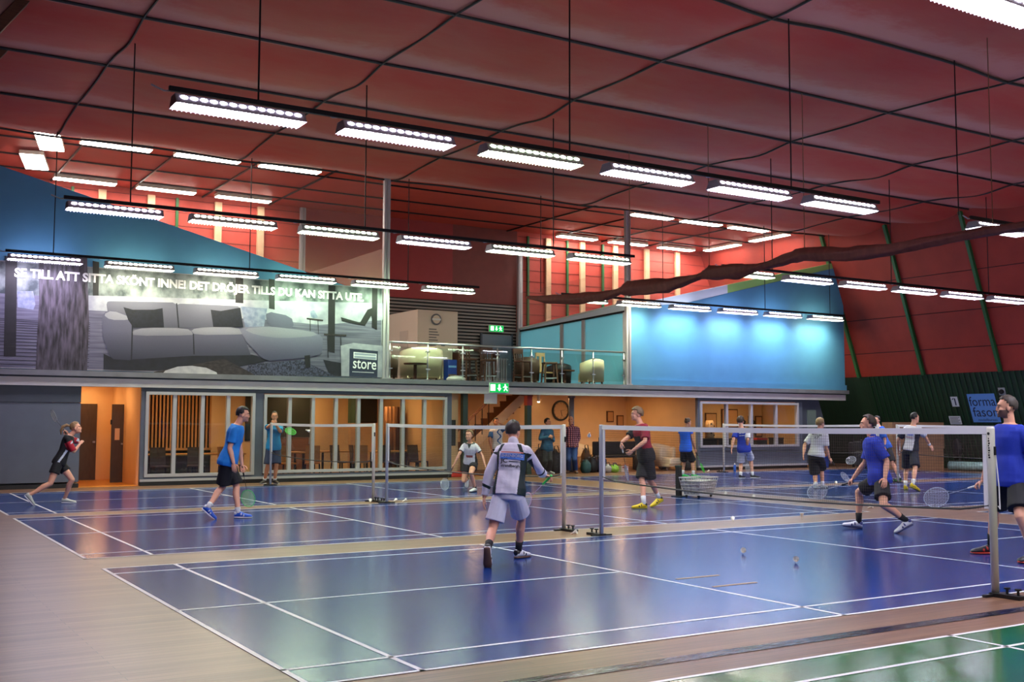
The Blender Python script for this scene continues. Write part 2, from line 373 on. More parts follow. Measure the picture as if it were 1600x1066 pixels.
# fascia and slab
fa = MB().box(-5.2, 29.0, YB-.06, YB+.2, ZF, 2.62).build('trim_3', M_fascia); tag(fa, 'white fascia beam along the balcony front', kind='structure')
lg = MB().box(-5.2, 29.15, YB-.1, YB+.2, 2.66, 2.79).build('trim_4', M_ledge); tag(lg, 'grey concrete balcony edge above the white beam', kind='structure')
MB().box(-5.2, 29.0, YB-.02, YB+.2, 2.62, 2.66).build('shadow_strip', M_greyd, lg)
sl = MB().box(-5.2, 29.0, YB+.2, 28.2, 2.66, 2.74).build('floor_upper', mat('grey gallery floor', (110, 104, 100), .5)); tag(sl, 'gallery floor slab', kind='structure')
cg = MB().box(-5.2, 29.0, YB+.12, 28.2, 2.6, 2.66).build('ceiling_lower', mat('cream ceiling', (222, 196, 160), .8)); tag(cg, 'ceiling of the ground floor rooms', kind='structure')

# ================================================================ ground floor rooms behind
fl2 = MB().box(-5.2, 31.4, YB, 28.2, -.1, .001).build('floor_rooms', mat('brown room floor', (104, 66, 42), .45, var=.2, vscale=3)); tag(fl2, 'floor of the rooms behind the hall', kind='structure')
MB().box(2.45, 3.86, YB, 24.6, 0, .01).build('corridor_boards', mat('honey wood boards', (206, 134, 48), .3, var=.15, vscale=3, stretch=(8, 1, 1)), fl2)
def room_wall(name, b, m=M_warm, label='warm lit interior wall'): return tag(MB().box(*b).build(name, m), label, kind='structure')
room_wall('wall_corridor_left', (2.33, 2.45, YB+.12, 24.7, 0, 2.6)); room_wall('wall_corridor_back', (2.33, 3.98, 24.6, 24.7, 0, 2.6)); room_wall('wall_corridor_right', (3.86, 3.95, YB+.12, 24.7, 0, 2.6))
room_wall('wall_cafe_back', (3.95, 12.5, 26, 26.1, 0, 2.6)); room_wall('wall_cafe_right', (12.46, 12.56, YB+.12, 26, 0, 2.6))
room_wall('wall_foyer_back', (12.56, 21.9, 25.2, 25.3, 0, 2.6)); room_wall('wall_foyer_right', (21.9, 22.0, YB+.12, 25.3, 0, 2.6))
room_wall('wall_office_back', (22, 27.6, 24.0, 24.1, 0, 2.6)); room_wall('wall_office_right', (27.5, 27.6, YB+.14, 24.1, 0, 2.6))
room_wall('wall_gallery_end', (29.0, 31.4, 28.1, 28.2, 0, 9), M_redd, 'dark wall past the balcony end')
# doors of the corridor
M_door = mat('dark brown door', (66, 50, 40), .5, var=.15, vscale=4, stretch=(4, 4, 1))
M_sign = mat('cream sign plate', (214, 176, 140), .6)
d1 = empty('door_1', (2.45, 24.55, 0), kind='structure', label='dark brown door at the end of the lit corridor')
MB().box(0.02, 1.0, 0, .05, .01, 2.05).build('leaf', M_door, d1); MB().box(.12, .5, -.01, 0, 1.5, 1.62).build('name_plate', M_sign, d1); MB().box(.17, .22, -.012, -.01, 1.53, 1.59).build('plate_symbol', M_black, d1)
MB().box(.9, .96, -.06, 0, 1.0, 1.05).build('handle', M_steel, d1)
d2 = empty('door_2', (3.52, 23.0, 0), kind='structure', label='second dark door standing ajar in the corridor')
MB().box(0, .3, 0, .05, .01, 2.02).build('leaf', M_door, d2); MB().box(.08, .2, -.01, 0, 1.1, 1.4).build('name_plate', M_sign, d2); MB().box(-.03, 0, -.02, .03, 1.5, 1.62).build('hinge', M_darkmetal, d2)
MB().box(.24, .28, -.05, 0, .98, 1.02).build('handle', M_steel, d2)

# warm ceiling lamps of the ground floor
M_warmlamp = emit('warm lamp disc', (255, 200, 138), WARM_LAMP)
def warm_lamp(x, y, label, r=.24):
    t = empty('ceiling_lamp', (x, y, 2.6), label=label, cat='ceiling lamp', group='warm ceiling lamps of the ground floor')
    MB().lathe([(r+.03, -.05), (r+.04, 0)], 20).build('rim', M_white, t); MB().lathe([(r, -.065), (r, -.051)], 20).build('diffuser', M_warmlamp, t)
warm_lamp(3.15, 22.6, 'round warm lamp on the corridor ceiling', .16); warm_lamp(3.15, 24.0, 'round warm lamp at the far end of the corridor ceiling', .14)
for i, (x, y) in enumerate(((5.2, 22.3), (8.2, 23.4), (11.2, 23.4), (9.7, 25.0), (6.0, 25.2))): warm_lamp(x, y, 'round warm lamp on the cafe ceiling, number %s from the corridor' % ('one', 'two', 'three', 'four', 'five')[i])
for i, (x, y) in enumerate(((14.0, 22.4), (17.8, 23.0), (20.3, 23.4))): warm_lamp(x, y, 'round warm lamp on the foyer ceiling, number %s from the stairs' % ('one', 'two', 'three')[i])
for i, (x, y) in enumerate(((23.4, 22.4), (25.6, 22.4))): warm_lamp(x, y, 'round warm lamp on the office ceiling, %s one' % ('left', 'right')[i], .22)
sp = empty('spot_lamp', (17.9, 24.9, 2.3), label='tiny bright spot lamp glowing left of the foyer clock', cat='spot lamp')
MB().lathe([(.05, 0), (.06, .3)], 12).build('housing', M_white, sp); MB().ell((0, 0, -.01), (.045, .045, .035), 10, 6).build('bulb', emit('spot bulb', (255, 220, 160), 12, False), sp)

# slat screen, tables and chairs of the cafe
ss = empty('slat_screen', (3.98, 23.6, 0), label='screen of upright wooden slats inside the first window', cat='screen')
M_slat = mat('golden wood slat', (196, 140, 82), .5, var=.1, vscale=5); 
MB().box(-.02, 2.32, .1, .14, 0, 2.6).build('backing', mat('dark green cloth', (30, 58, 44), .9, col2=(54, 32, 26), var=.3, vscale=1.2, stretch=(.4, 1, 1.6)), ss)
sm = MB().box(-.022, .022, -.02, .02, .85, 2.42).mesh('slat'); sm.materials.append(M_slat)
for i in range(24):
    q = bpy.data.objects.new('slat', sm); COL.objects.link(q); q.parent = ss; q.location = (.03+i*.097, 0, 0)
MB().box(-.02, 2.3, -.04, .06, .8, .86).build('rail', M_slat, ss)
def cafe_table(name, x, y, label, group=None, w_=1.3, d=.8, h=.74):
    t = empty(name, (x, y, 0), label=label, cat='table', group=group)
    MB().box(-w_/2, w_/2, -d/2, d/2, h-.04, h).build('table_top', M_slat, t, bevel=.008)
    for sx in (-1, 1):
        for sy in (-1, 1): MB().box(sx*(w_/2-.07)-.025, sx*(w_/2-.07)+.025, sy*(d/2-.07)-.025, sy*(d/2-.07)+.025, 0, h-.04).build('leg', M_darkmetal, t)
    return t
def cafe_chair(x, y, rz, label, m):
    t = empty('cafe_chair', (x, y, 0), rz, label, 'chair', 'cafe chairs behind the windows')
    MB().box(-.21, .21, -.21, .21, .42, .46).build('seat', m, t, bevel=.01)
    MB().prism([(.19, .46), (.22, .46), (.27, .92), (.24, .92)], 'x', -.2, .2).build('backrest', m, t)
    for sx in (-.19, .19):
        for sy in (-.19, .19): MB().bar((sx, sy, .42), (sx*1.1, sy*1.1, 0), .03).build('leg', M_darkmetal, t)
    return t
M_chair = mat('dark brown chair', (74, 50, 38), .55); M_chair2 = mat('amber chair', (176, 108, 44), .5)
for i, (x, y, l) in enumerate(((4.9, 22.6, 'leftmost cafe table behind the slatted window'), (6.2, 22.7, 'cafe table behind the last pane of the slatted window'), (8.1, 23.2, 'cafe table behind the second pane of the long window'), (10.0, 23.6, 'cafe table in the middle of the long window'), (11.5, 22.9, 'cafe table near the far end of the long window'))): cafe_table('cafe_table', x, y, l, 'cafe tables')
for i, (x, y, rz, m, l) in enumerate(((4.5, 21.85, .1, M_chair, 'dark cafe chair left in front of the slat screen'), (5.4, 21.9, -.2, M_chair, 'dark cafe chair right in front of the slat screen'), (6.3, 21.95, .4, M_chair2, 'amber cafe chair behind the walking man in blue'),
        (7.5, 22.5, 1.2, M_chair2, 'amber cafe chair behind the man at the far post'), (8.0, 22.4, .2, M_chair2, 'amber cafe chair in the second pane of the long window'), (8.75, 22.35, -.4, M_chair2, 'amber cafe chair in the third pane of the long window'),
        (9.75, 22.7, .5, M_chair, 'dark cafe chair in the fourth pane of the long window'), (10.15, 22.3, -.5, M_chair2, 'amber cafe chair leaning right in the fifth pane'), (10.95, 22.1, .1, M_chair, 'dark cafe chair left of the near post pair'), (11.9, 22.1, .3, M_chair, 'dark cafe chair right of the near post pair'), (10.4, 22.9, 1.4, M_chair, 'dark cafe chair behind the near post pair, farther inside'))):
    cafe_chair(x, y, rz, l, m)
# things on the cafe walls
M_board = mat('dark green board', (34, 52, 38), .5, col2=(28, 30, 30), var=.4, vscale=3)
def framed(name, b, m, fm, label, cat='picture', n=None, y=26.0):
    """b: x0,x1,z0,z1 on a wall facing the hall at y"""
    t = empty(name, ((b[0]+b[1])/2, y, b[2]), label=label, cat=cat); wd = (b[1]-b[0])/2; h = b[3]-b[2]
    MB().box(-wd, wd, -.04, -.001, 0, h).build('frame', fm, t); MB().box(-wd+.04, wd-.04, -.05, -.04, .04, h-.04).build('picture', m, t)
    return t
framed('notice_board', (8.0, 10.1, 1.0, 2.4), M_board, M_black, 'large dark board behind the man at the far post', 'board')
framed('picture', (11.55, 12.35, 1.55, 2.35), M_board, M_black, 'dark green picture on the cafe wall, fourth pane', 'picture')
def inner_door(x, z1, w_, label, m, y=25.95):
    t = empty('cupboard', (x, y, 0), label=label, cat='cupboard')
    MB().box(-w_/2, w_/2, -.3, 0, 0, z1).build('body', m, t); MB().box(-w_/2+.03, w_/2-.03, -.32, -.3, .05, z1-.05).build('door', mat('brown cupboard door', (120, 76, 50), .5), t); MB().box(w_/2-.1, w_/2-.08, -.35, -.32, .9, 1.1).build('handle', M_steel, t)
inner_door(9.4, 1.1, 1.2, 'low brown cupboard against the cafe wall under the dark board', M_brown)
for i, (x, l) in enumerate(((11.7, 'tall brown curtain hanging left of the last pane'), (12.05, 'tall brown curtain hanging in the last pane'), (12.3, 'tall brown curtain hanging beside the grey pier'))):
    c = MB(); pts = [(-.2+.04*k, .035*math.sin(k*2.1+i)) for k in range(11)]
    for a, b in zip(pts[:-1], pts[1:]): c.add([(a[0], a[1], .05), (b[0], b[1], .05), (b[0], b[1], 2.05), (a[0], a[1], 2.05), (a[0], a[1]+.012, .05), (b[0], b[1]+.012, .05), (b[0], b[1]+.012, 2.05), (a[0], a[1]+.012, 2.05)], [(0, 1, 2, 3), (7, 6, 5, 4), (3, 2, 6, 7), (0, 4, 5, 1)])
    o = c.build('curtain', mat('brown curtain %d' % i, ((150, 104, 70), (96, 62, 44), (132, 96, 74))[i], .8), smooth=True); o.location = (x, 23.6+.25*i, 0); tag(o, l, 'curtain')
gp = empty('green_pillar', (10.95, 24.6, 0), label='slim green and cream pillar in the cafe', cat='pillar')
MB().box(-.14, .14, -.1, .1, 0, 1.55).build('lower', mat('cream pillar', (190, 150, 110), .6), gp); MB().box(-.15, .15, -.11, .11, 1.55, 2.3).build('upper', mat('green pillar', (46, 74, 50), .6), gp)

# ---------------------------------------------------------------- foyer: stairs, posts, clock, bags
st = empty('staircase', (13.3, 23.2, 0), label='wooden staircase rising behind the white paper sign', cat='staircase')
M_tread = mat('stair wood', (120, 78, 48), .5, var=.15, vscale=4)
for i in range(14):
    MB().box(.1+i*.24, .1+i*.24+.3, -.0, 1.2, .19*(i+1)-.05, .19*(i+1)).build('tread', M_tread, st)
    MB().box(.1+i*.24, .13+i*.24, 0.02, 1.18, .19*i, .19*(i+1)-.05).build('riser', M_tread, st)
MB().prism([(0, 0), (.25, 0), (3.1, 2.4), (2.75, 2.44), (0, .25)], 'y', -.06, 0).build('stringer', mat('pale stringer', (196, 168, 140), .6), st)
MB().bar((0, -.1, .95), (1.75, -.1, 2.4), .05, .06).build('handrail', M_brown, st)
for i in range(7): MB().bar((.12+.24*i, -.1, .2+.2*i), (.12+.24*i, -.1, 1.03+.2*i), .02).build('baluster', M_darkmetal, st)
pg = mat('dark green post', (38, 66, 54), .5)
def post(name, x, y, w_, m, label, z1=ZF, extra=None):
    t = empty(name, (x, y, 0), label=label, cat='post'); MB().box(-w_/2, w_/2, -w_/2, w_/2, 0, z1).build('shaft', m, t)
    if extra: MB().box(-w_/2-.01, w_/2+.01, -w_/2-.02, w_/2+.01, 2.1, 2.4).build('sign', extra, t)
    return t
post('green_post', 13.14, 21.6, .16, pg, 'dark green post left of the staircase')
post('green_post', 15.46, 21.75, .16, pg, 'dark green post with a red sign right of the staircase', extra=mat('red sign', (150, 40, 30), .5))
gp_ = empty('grey_pipe', (17.6, 22.5, 0), label='grey pipe post beside the wall clock', cat='post')
MB().lathe([(.09, 0), (.09, 2.44)], 14).build('shaft', mat('grey pipe', (120, 124, 134), .45), gp_, smooth=True); MB().lathe([(.12, 2.38), (.12, 2.44)], 14).build('collar', mat('grey pipe', (120, 124, 134)), gp_)
wc = empty('wall_clock', (19.0, 25.19, 2.0), label='round black wall clock above the man in the teal jacket', cat='clock')
c = MB().lathe([(.36, 0), (.36, .05), (.3, .05), (.3, .02)], 28).build('rim', M_black, wc, smooth=False); c.rotation_euler = (math.pi/2, 0, 0)
c = MB().lathe([(.31, 0), (.31, .022)], 28).build('dial', mat('cream clock dial', (206, 168, 122), .6), wc); c.rotation_euler = (math.pi/2, 0, 0)
for k in range(12):
    a = k*math.pi/6; MB().bar((.25*math.sin(a), -.03, .25*math.cos(a)), (.28*math.sin(a), -.03, .28*math.cos(a)), .015, .01).build('hour_mark', M_black, wc)
MB().bar((0, -.035, 0), (.16, -.035, .02), .02, .008).build('hour_hand', M_black, wc); MB().bar((0, -.037, 0), (.05, -.037, -.2), .014, .008).build('minute_hand', M_black, wc)
ws = empty('paper_sign', (13.85, YB-.02, 2.17), label='white paper sign hanging below the exit sign', cat='sign')
MB().box(-.22, .22, 0, .006, -.04, .26).build('sheet', mat('white paper', (206, 204, 208), .7), ws)
for k in range(2): MB().bar((-.15+.3*k, 0, .25), (-.15+.3*k, 0, .27), .012).build('clip', M_steel, ws)
framed('framed_notice', (12.7, 12.92, .9, 1.65), M_board, M_black, 'narrow dark frame on the orange wall beside the stairs', 'picture', y=21.75)
tag(MB().box(12.57, 13.02, 21.75, 21.85, 0, 2.6).build('wall_foyer_stub', M_warm), 'warm wall stub beside the grey pier', kind='structure')
tag(MB().box(12.6, 13.02, 21.42, 21.5, 0, .16).build('red_mat', mat('red floor mat', (186, 44, 26), .7), bevel=.02), 'red rolled mat at the foot of the warm wall stub', 'mat')
for i, (a, z) in enumerate(((20.0, 1.6), (20.6, 1.45))):
    framed('framed_notice', (21.0+.45*i, 21.3+.45*i, z, z+.4), mat('faded print', (200, 150, 100), .6), M_brown, ('upper', 'lower')[i]+' small framed print on the foyer wall behind the maroon shirt', 'picture', y=25.19)
def tub_chair(x, y, z, rz, m, label, group=None, w_=.74, h=.74, seat=None):
    t = empty('armchair', (x, y, z), rz, label, 'armchair', group); n = 22; R = w_/2; vs = []
    prof = []
    for k in range(n+1):
        a = math.pi*(-.12+1.24*k/n); up = .12*max(0, math.sin(a))
        for (r, zz) in ((R, .16), (R*1.06, h*.75+up), (R*1.03, h+up-.02), (R*.88, h+up), (R*.78, h*.8+up), (R*.74, .3)): vs.append((r*math.cos(a), r*math.sin(a)*.92, zz))
    fs = [(k*6+j, k*6+j+1, (k+1)*6+j+1, (k+1)*6+j) for k in range(n) for j in range(5)]+[(0, 1, 2, 3, 4, 5), tuple(n*6+j for j in (5, 4, 3, 2, 1, 0))]+[((k+1)*6, (k+1)*6+5, k*6+5, k*6) for k in range(n)]
    MB().add(vs, fs).build('shell', m, t, smooth=True)
    MB().box(-R*.76, R*.76, -R*.95, R*.6, .2, .42).build('seat_cushion', seat or m, t, bevel=.04)
    MB().box(-R*.8, R*.8, -R*.85, R*.6, .14, .21).build('base', m, t)
    for sx in (-1, 1):
        for sy in (-1, 1): MB().bar((sx*R*.6, sy*R*.55, .15), (sx*R*.66, sy*R*.62, 0), .05).build('leg', M_brown, t)
    return t
M_cream = mat('cream leather', (224, 208, 178), .45, var=.04); M_blk = mat('black leather', (32, 32, 38), .45)
ac = tub_chair(21.1, 22.1, 0, .35, M_cream, 'cream tub armchair in the foyer right of the maroon-shirted player', None, .95, .78)
ac2 = tub_chair(19.3, 24.3, 0, .2, M_cream, 'cream tub armchair half hidden behind bags in the foyer', None, .9, .75)
M_bag = [mat('black bag', (18, 18, 22), .6), mat('navy bag', (24, 34, 60), .6), mat('dark red bag', (90, 24, 26), .6), mat('teal bag', (30, 70, 74), .6), mat('lime bag', (130, 180, 40), .55), mat('brown bag', (90, 66, 46), .7), mat('pale bag', (170, 160, 160), .7)]
def bag(x, y, sx, sy, sz, m, label, rz=0, straps=True, z=0):
    t = empty('sports_bag', (x, y, z), rz, label, 'bag'); n, k_ = 14, 8; vs = []; r = random.Random(int(x*97+y*31))
    for i in range(k_+1):
        v = i/k_; zz = sz*v; wdt = (1-abs(2*v-.85)**3*.55)
        for j in range(n):
            a = 2*math.pi*j/n; c_, s_ = math.cos(a), math.sin(a); p = 1/(abs(c_)**3+abs(s_)**3)**(1/3); jj = 1+.07*r.uniform(-1, 1)
            vs.append((sx/2*c_*p*wdt*jj, sy/2*s_*p*wdt*jj, max(0, zz+.03*sz*r.uniform(-1, 1)*(0 < i))))
    fs = [(i*n+j, i*n+(j+1) % n, (i+1)*n+(j+1) % n, (i+1)*n+j) for i in range(k_) for j in range(n)]+[tuple(range(n))[::-1], tuple(k_*n+j for j in range(n))]
    MB().add(vs, fs).build('body', m, t, smooth=True)
    MB().bar((-sx*.4, 0, sz*.97), (sx*.4, 0, sz*.97), .03, .02).build('zip', M_steel, t)
    if straps: MB().tube([(-sx*.25, -sy*.3, sz*.8), (-sx*.2, -sy*.15, sz*1.12), (sx*.2, -sy*.1, sz*1.14), (sx*.25, -sy*.3, sz*.8)], .016, 6).build('handle', M_black, t)
    return t
BG = [(15.62, 22.3, .5, .4, .62, 0, 'black sports bag left of the man in the teal jacket'), (15.2, 22.3, .24, .24, .3, 2, 'dark red sports bag behind the green post'),
      (16.62, 22.0, .4, .4, .75, 0, 'large black bag between the two standing watchers'), (16.6, 22.75, .5, .4, .8, 0, 'tall black bag behind the man in the teal jacket'), (17.62, 21.75, .32, .3, .42, 3, 'teal bag right of the man in the plaid shirt'), (17.98, 21.9, .34, .32, .5, 0, 'black bag second to the right of the plaid shirt'),
      (18.3, 21.52, .26, .24, .28, 6, 'small pale bag on the carpet by the net post'), (18.3, 22.7, .3, .3, .75, 5, 'upright brown bag by the foyer wall'), (18.45, 22.1, .45, .36, .52, 1, 'navy bag left of the near net post'), (18.62, 21.6, .3, .28, .26, 4, 'lime green bag beside the near net post'),
      (20.05, 22.0, .5, .4, .6, 0, 'black jacket pile beside the foyer bench'), (21.68, 21.6, .3, .3, .5, 0, 'black bag behind the player with green shoes'), (21.68, 22.9, .3, .3, .36, 1, 'navy backpack low behind the cream armchair')]
for b in BG: bag(*b[:5], M_bag[b[5]], b[6], rz=random.uniform(-.4, .4))
# black covered bench with jackets, wooden chair, small cardboard box, by the maroon player
bn = empty('bench', (19.9, 23.0, 0), .0, 'black draped bench behind the maroon-shirted player', 'bench')
MB().box(-.9, .9, -.3, .3, .42, .5).build('seat', M_bag[0], bn, bevel=.03); MB().box(-.9, .9, .22, .32, .5, .95).build('backrest', M_bag[0], bn, bevel=.03)
for sx in (-.8, .8): MB().box(sx-.04, sx+.04, -.25, .25, 0, .42).build('leg', M_black, bn)
wcx = empty('wooden_chair', (18.5, 23.5, 0), .3, 'slatted light wood chair by the foyer wall', 'chair')
MB().box(-.22, .22, -.22, .22, .42, .46).build('seat', M_slat, wcx)
for sx in (-.2, .2):
    MB().bar((sx, .2, 0), (sx, .24, .95), .04).build('back_post', M_slat, wcx); MB().bar((sx, -.2, 0), (sx, -.2, .42), .04).build('leg', M_slat, wcx)
for k in range(4): MB().bar((-.12+.08*k, .22, .5), (-.12+.08*k, .235, .9), .025).build('spindle', M_slat, wcx)
MB().bar((-.2, .235, .9), (.2, .235, .9), .05).build('top_rail', M_slat, wcx)
cbx = empty('cardboard_box', (19.0, 21.7, 0), .2, 'small open carton with red stripe at the maroon player\'s racket', 'box')
MB().box(-.17, .17, -.14, .14, 0, .2).build('body', mat('white carton', (196, 180, 170), .7), cbx); MB().box(-.175, .175, -.145, .145, .2, .26).build('rim', mat('brown carton', (170, 110, 64), .7), cbx); MB().box(-.12, .12, -.147, -.14, .13, .17).build('stripe', mat('red stripe', (150, 40, 34), .6), cbx)

# ---------------------------------------------------------------- office behind the right hand window
M_print = mat('pale print', (222, 170, 120), .6)
for (x0, x1, z0, z1, m, l) in ((23.6, 24.2, 1.45, 1.95, M_print, 'framed print leftmost on the office wall'), (24.6, 25.15, 1.3, 1.95, M_print, 'second framed print on the office wall'), (26.75, 27.0, 1.62, 1.85, M_board, 'small dark picture on the office wall'), (27.1, 27.45, 1.05, 1.85, M_print, 'tall pale framed sheet on the office wall'), (25.4, 26.2, 1.4, 2.1, M_print, 'large pale framed sheet behind the man in blue and white')):
    framed('framed_print', (x0, x1, z0, z1), m, M_brown, l, 'picture', y=23.99)
of = empty('office_desk', (23.6, 22.5, 0), 0, 'dark office desk behind the first right hand pane', 'desk')
MB().box(-1.1, .6, -.35, .35, 1.0, 1.05).build('desk_top', M_blk, of); MB().box(-1.1, .6, -.3, .3, .1, 1.0).build('body', M_bag[0], of); MB().box(-.05, 0.02, -.31, -.3, .1, 1.0).build('door_gap', M_brown, of)
pb = empty('poster_board', (23.0, 22.75, 1.05), .35, 'leaning pale poster board on the office desk', 'board')
o = MB().box(-.3, .3, -.01, .01, 0, .75).build('sheet', mat('cream board', (228, 190, 150), .6), pb); MB().box(-.16, .16, -.014, -.01, .52, .66).build('print', M_bag[0], pb); MB().box(-.12, .02, -.014, -.01, .1, .26).build('small_print', M_brown, pb)
dr = empty('spotted_case', (23.75, 22.8, 1.05), .1, 'upright case with dark spots beside the poster board', 'case')
MB().lathe([(.16, 0), (.17, .5), (.12, .62)], 14).build('body', mat('pale case', (220, 180, 140), .6), dr, smooth=True)
for k in range(6): MB().ell((.07*(-1)**k, -.15, .1+.08*k), (.035, .02, .03), 8, 6).build('spot', M_black, dr)
bxr = empty('storage_box', (25.65, 22.3, .78), 0, 'black storage box with a red lid on the office sill', 'box')
MB().box(-.25, .25, -.15, .15, 0, .2).build('body', M_bag[0], bxr); MB().box(-.27, .27, -.17, .17, .2, .27).build('lid', mat('red lid', (216, 40, 30), .5), bxr, bevel=.01)
bxr = empty('storage_box', (26.5, 22.3, .78), 0, 'plain black storage box in the last office pane', 'box')
MB().box(-.22, .22, -.15, .15, 0, .24).build('body', M_bag[0], bxr); MB().box(-.235, .235, -.165, .165, .24, .28).build('lid', M_blk, bxr)
osl = empty('office_shelf', (25.4, 22.3, 0), 0, 'low pale shelf under the office window boxes', 'shelf')
MB().box(-1.2, 1.6, -.25, .25, .74, .78).build('board', M_frame, osl); 
for sx in (-1.1, 1.5): MB().box(sx-.03, sx+.03, -.2, .2, 0, .74).build('support', M_frame, osl)
rdx = random.Random(5)
for k in range(9):
    x, z = 26.75+.26*(k % 3)+rdx.uniform(-.05, .05), 1.2+.22*(k//3)+rdx.uniform(-.04, .04)
    o = empty('wall_photo', (x-.2, 23.985, z), label='dark shuttle-shaped picture on the office wall, %s column of the %s row' % (('left', 'middle', 'right')[k % 3], ('bottom', 'middle', 'top')[k//3]), cat='picture', group='cluster of dark pictures on the office wall')
    MB().prism([(-.07, -.06), (.03, -.08), (.08, .02), (.0, .08), (-.06, .05)], 'y', -.02, 0).build('print', M_board, o); MB().ell((.0, -.02, .0), (.02, .01, .02), 8, 6).build('pin', M_steel, o)

# ================================================================ upper level
def poly_wall(name, poly, y, th, m, label, parent=None):
    o = MB().prism(poly, 'y', y, y+th).build(name, m, parent)
    if parent is None: tag(o, label, kind='structure')
    return o
uwl = poly_wall('wall_upper_left', [(-5.2, 2.79), (10.3, 2.79), (10.3, 5.1), (9.4, 5.28), (.49, 7.56), (-.3, 7.76), (-5.2, 7.9)], YB+.04, .12, M_blue, 'blue sloping wall above the furniture banner')
uwr = poly_wall('wall_upper_right', [(19.06, 2.79), (29.05, 2.79), (29.03, 7.41), (21.37, 5.56), (19.06, 5.3)], YB, .14, M_blue, 'blue wall on the right half of the balcony')
poly_wall('white_strip', [(19.06, 5.3), (21.37, 5.56), (23.3, 6.03), (23.3, 6.32), (19.87, 5.54), (18.95, 5.34)], YB+.01, .12, mat('pale blue strip', (206, 222, 240), .6), '', uwr)
poly_wall('green_strip', [(23.3, 6.03), (29.03, 7.41), (29.03, 7.6), (23.3, 6.32)], YB+.01, .12, mat('light green strip', (150, 204, 120), .6), '', uwr)
MB().box(19.06, 29.08, YB-.05, YB, 2.79, 2.98).build('ledge', M_blue, uwr)
# upper rooms: back wall, ceiling
ub = MB().box(-5.2, 10.4, 28, 28.12, 2.74, 9.2).build('wall_upper_back', M_red); tag(ub, 'red boarded back wall of the upper rooms', kind='structure')
MB().box(18.95, 29.0, 28, 28.12, 2.74, 9.2).build('right_boards', M_red, ub)
MB().box(10.4, 16.2, 28, 28.12, 5.95, 9.2).build('centre_boards', mat('mid red panel', (150, 44, 46), .6, var=.05), ub)
MB().box(16.2, 18.95, 28, 28.12, 5.95, 9.2).build('centre_boards_dark', M_redd, ub)
MB().box(10.4, 18.95, 28.06, 28.12, 2.74, 5.95).build('louvre_backing', M_black, ub)
lv = MB().box(0, 8.5, 0, .05, 0, .062).mesh('louvre_slat'); lv.materials.append(mat('grey louvre slat', (136, 128, 124), .5))
for k in range(26):
    q = bpy.data.objects.new('louvre_slat', lv); COL.objects.link(q); q.parent = ub; q.location = (10.42, 28.0, 2.8+k*.122)
bl = mat('board seam', (110, 36, 32), .7)
for k in range(14):
    z = 3.1+k*.42
    for a, b in ((-5.1, 10.35), (19.0, 29.0)): MB().box(a, b, 27.99, 28.0, z, z+.02).build('board_seam', bl, ub)
for x in (2.6, 4.05, 5.5, 7.6, 9.0, 20.3, 21.9, 23.5, 25.1, 26.7): MB().box(x-.11, x+.11, 27.88, 27.98, 2.76, 8.6).build('pine_post', M_pine, ub)
for x in (3.2, 6.3, 19.4, 21.2, 22.9): MB().box(x-.04, x+.04, 27.9, 27.98, 2.76, 8.6).build('green_post', mat('green arched rib', (30, 92, 46)), ub)
uc = MB().box(-5.2, 29.2, YB+.12, 28.12, 8.75, 8.85).build('ceiling_upper', mat('red ceiling boards', (196, 74, 58), .6, var=.06, vscale=2)); tag(uc, 'red ceiling of the upper rooms crossed by thin black battens', kind='structure')
for y in (23.2, 25.1, 26.8): MB().box(-2, 29, y-.025, y+.025, 8.71, 8.75).build('batten', M_darkmetal, uc)
for x in (.4, 2.6, 4.9, 7.1, 9.3, 18.5, 20.7, 22.9, 25.1): MB().box(x-.025, x+.025, YB+.2, 28, 8.7, 8.74).build('batten', M_darkmetal, uc)
# columns
def column(x, y, z0, z1, label):
    t = empty('steel_column', (x, y, z0), label=label, cat='column')
    MB().box(-.09, .09, -.06, .06, 0, z1-z0).build('shaft', M_col, t); MB().box(-.12, .12, -.09, .09, 0, .03).build('base_plate', M_col, t); MB().box(-.02, .02, -.075, -.06, .03, z1-z0).build('flute', M_steel, t)
column(10.43, YB+.0, 2.79, 8.45, 'pale steel column at the right end of the furniture banner'); column(18.97, YB+.0, 2.79, 8.42, 'pale steel column at the left end of the right blue wall')
column(10.4, 27.8, 2.74, 8.7, 'pale steel column far behind the banner by the red boards'); column(18.95, 27.8, 2.74, 8.0, 'pale steel column at the far corner of the gallery glass')
# safety netting
M_net = see_through('white safety netting', (226, 190, 176), .16)
def netting(name, pts, label):
    o = MB().quad(*pts).build(name, M_net); tag(o, label, 'netting'); return o
netv = [(-.2, YB+.02, 7.75), (9.4, YB+.02, 5.3), (10.35, YB+.02, 5.2)]
top = [(x, YB+.02, 8.3+.06*math.cos(2*math.pi*(x-1.65)/4.45)) for x in np.arange(10.35, -.3, -.35)]
netting('safety_net', netv+top, 'fine white safety net above the left blue wall')
top = [(x, YB+.02, 8.3+.06*math.cos(2*math.pi*(x-17)/4.45)) for x in np.arange(27.6, 19.15, -.35)]
netting('safety_net', [(19.15, YB+.16, 5.4), (27.6, YB+.16, 7.3)]+top, 'fine white safety net above the right blue wall')
netting('safety_net', [(10.4, YB+.1, 2.8), (10.4, 27.7, 2.8), (10.4, 27.7, 6.44), (10.4, YB+.1, 6.47)], 'fine net partition behind the banner\'s right column')
netting('safety_net', [(18.9, YB+.1, 5.55), (18.9, 27.7, 5.15), (18.9, 27.7, 6.39), (18.9, YB+.1, 6.54)], 'fine net partition above the cyan glass')
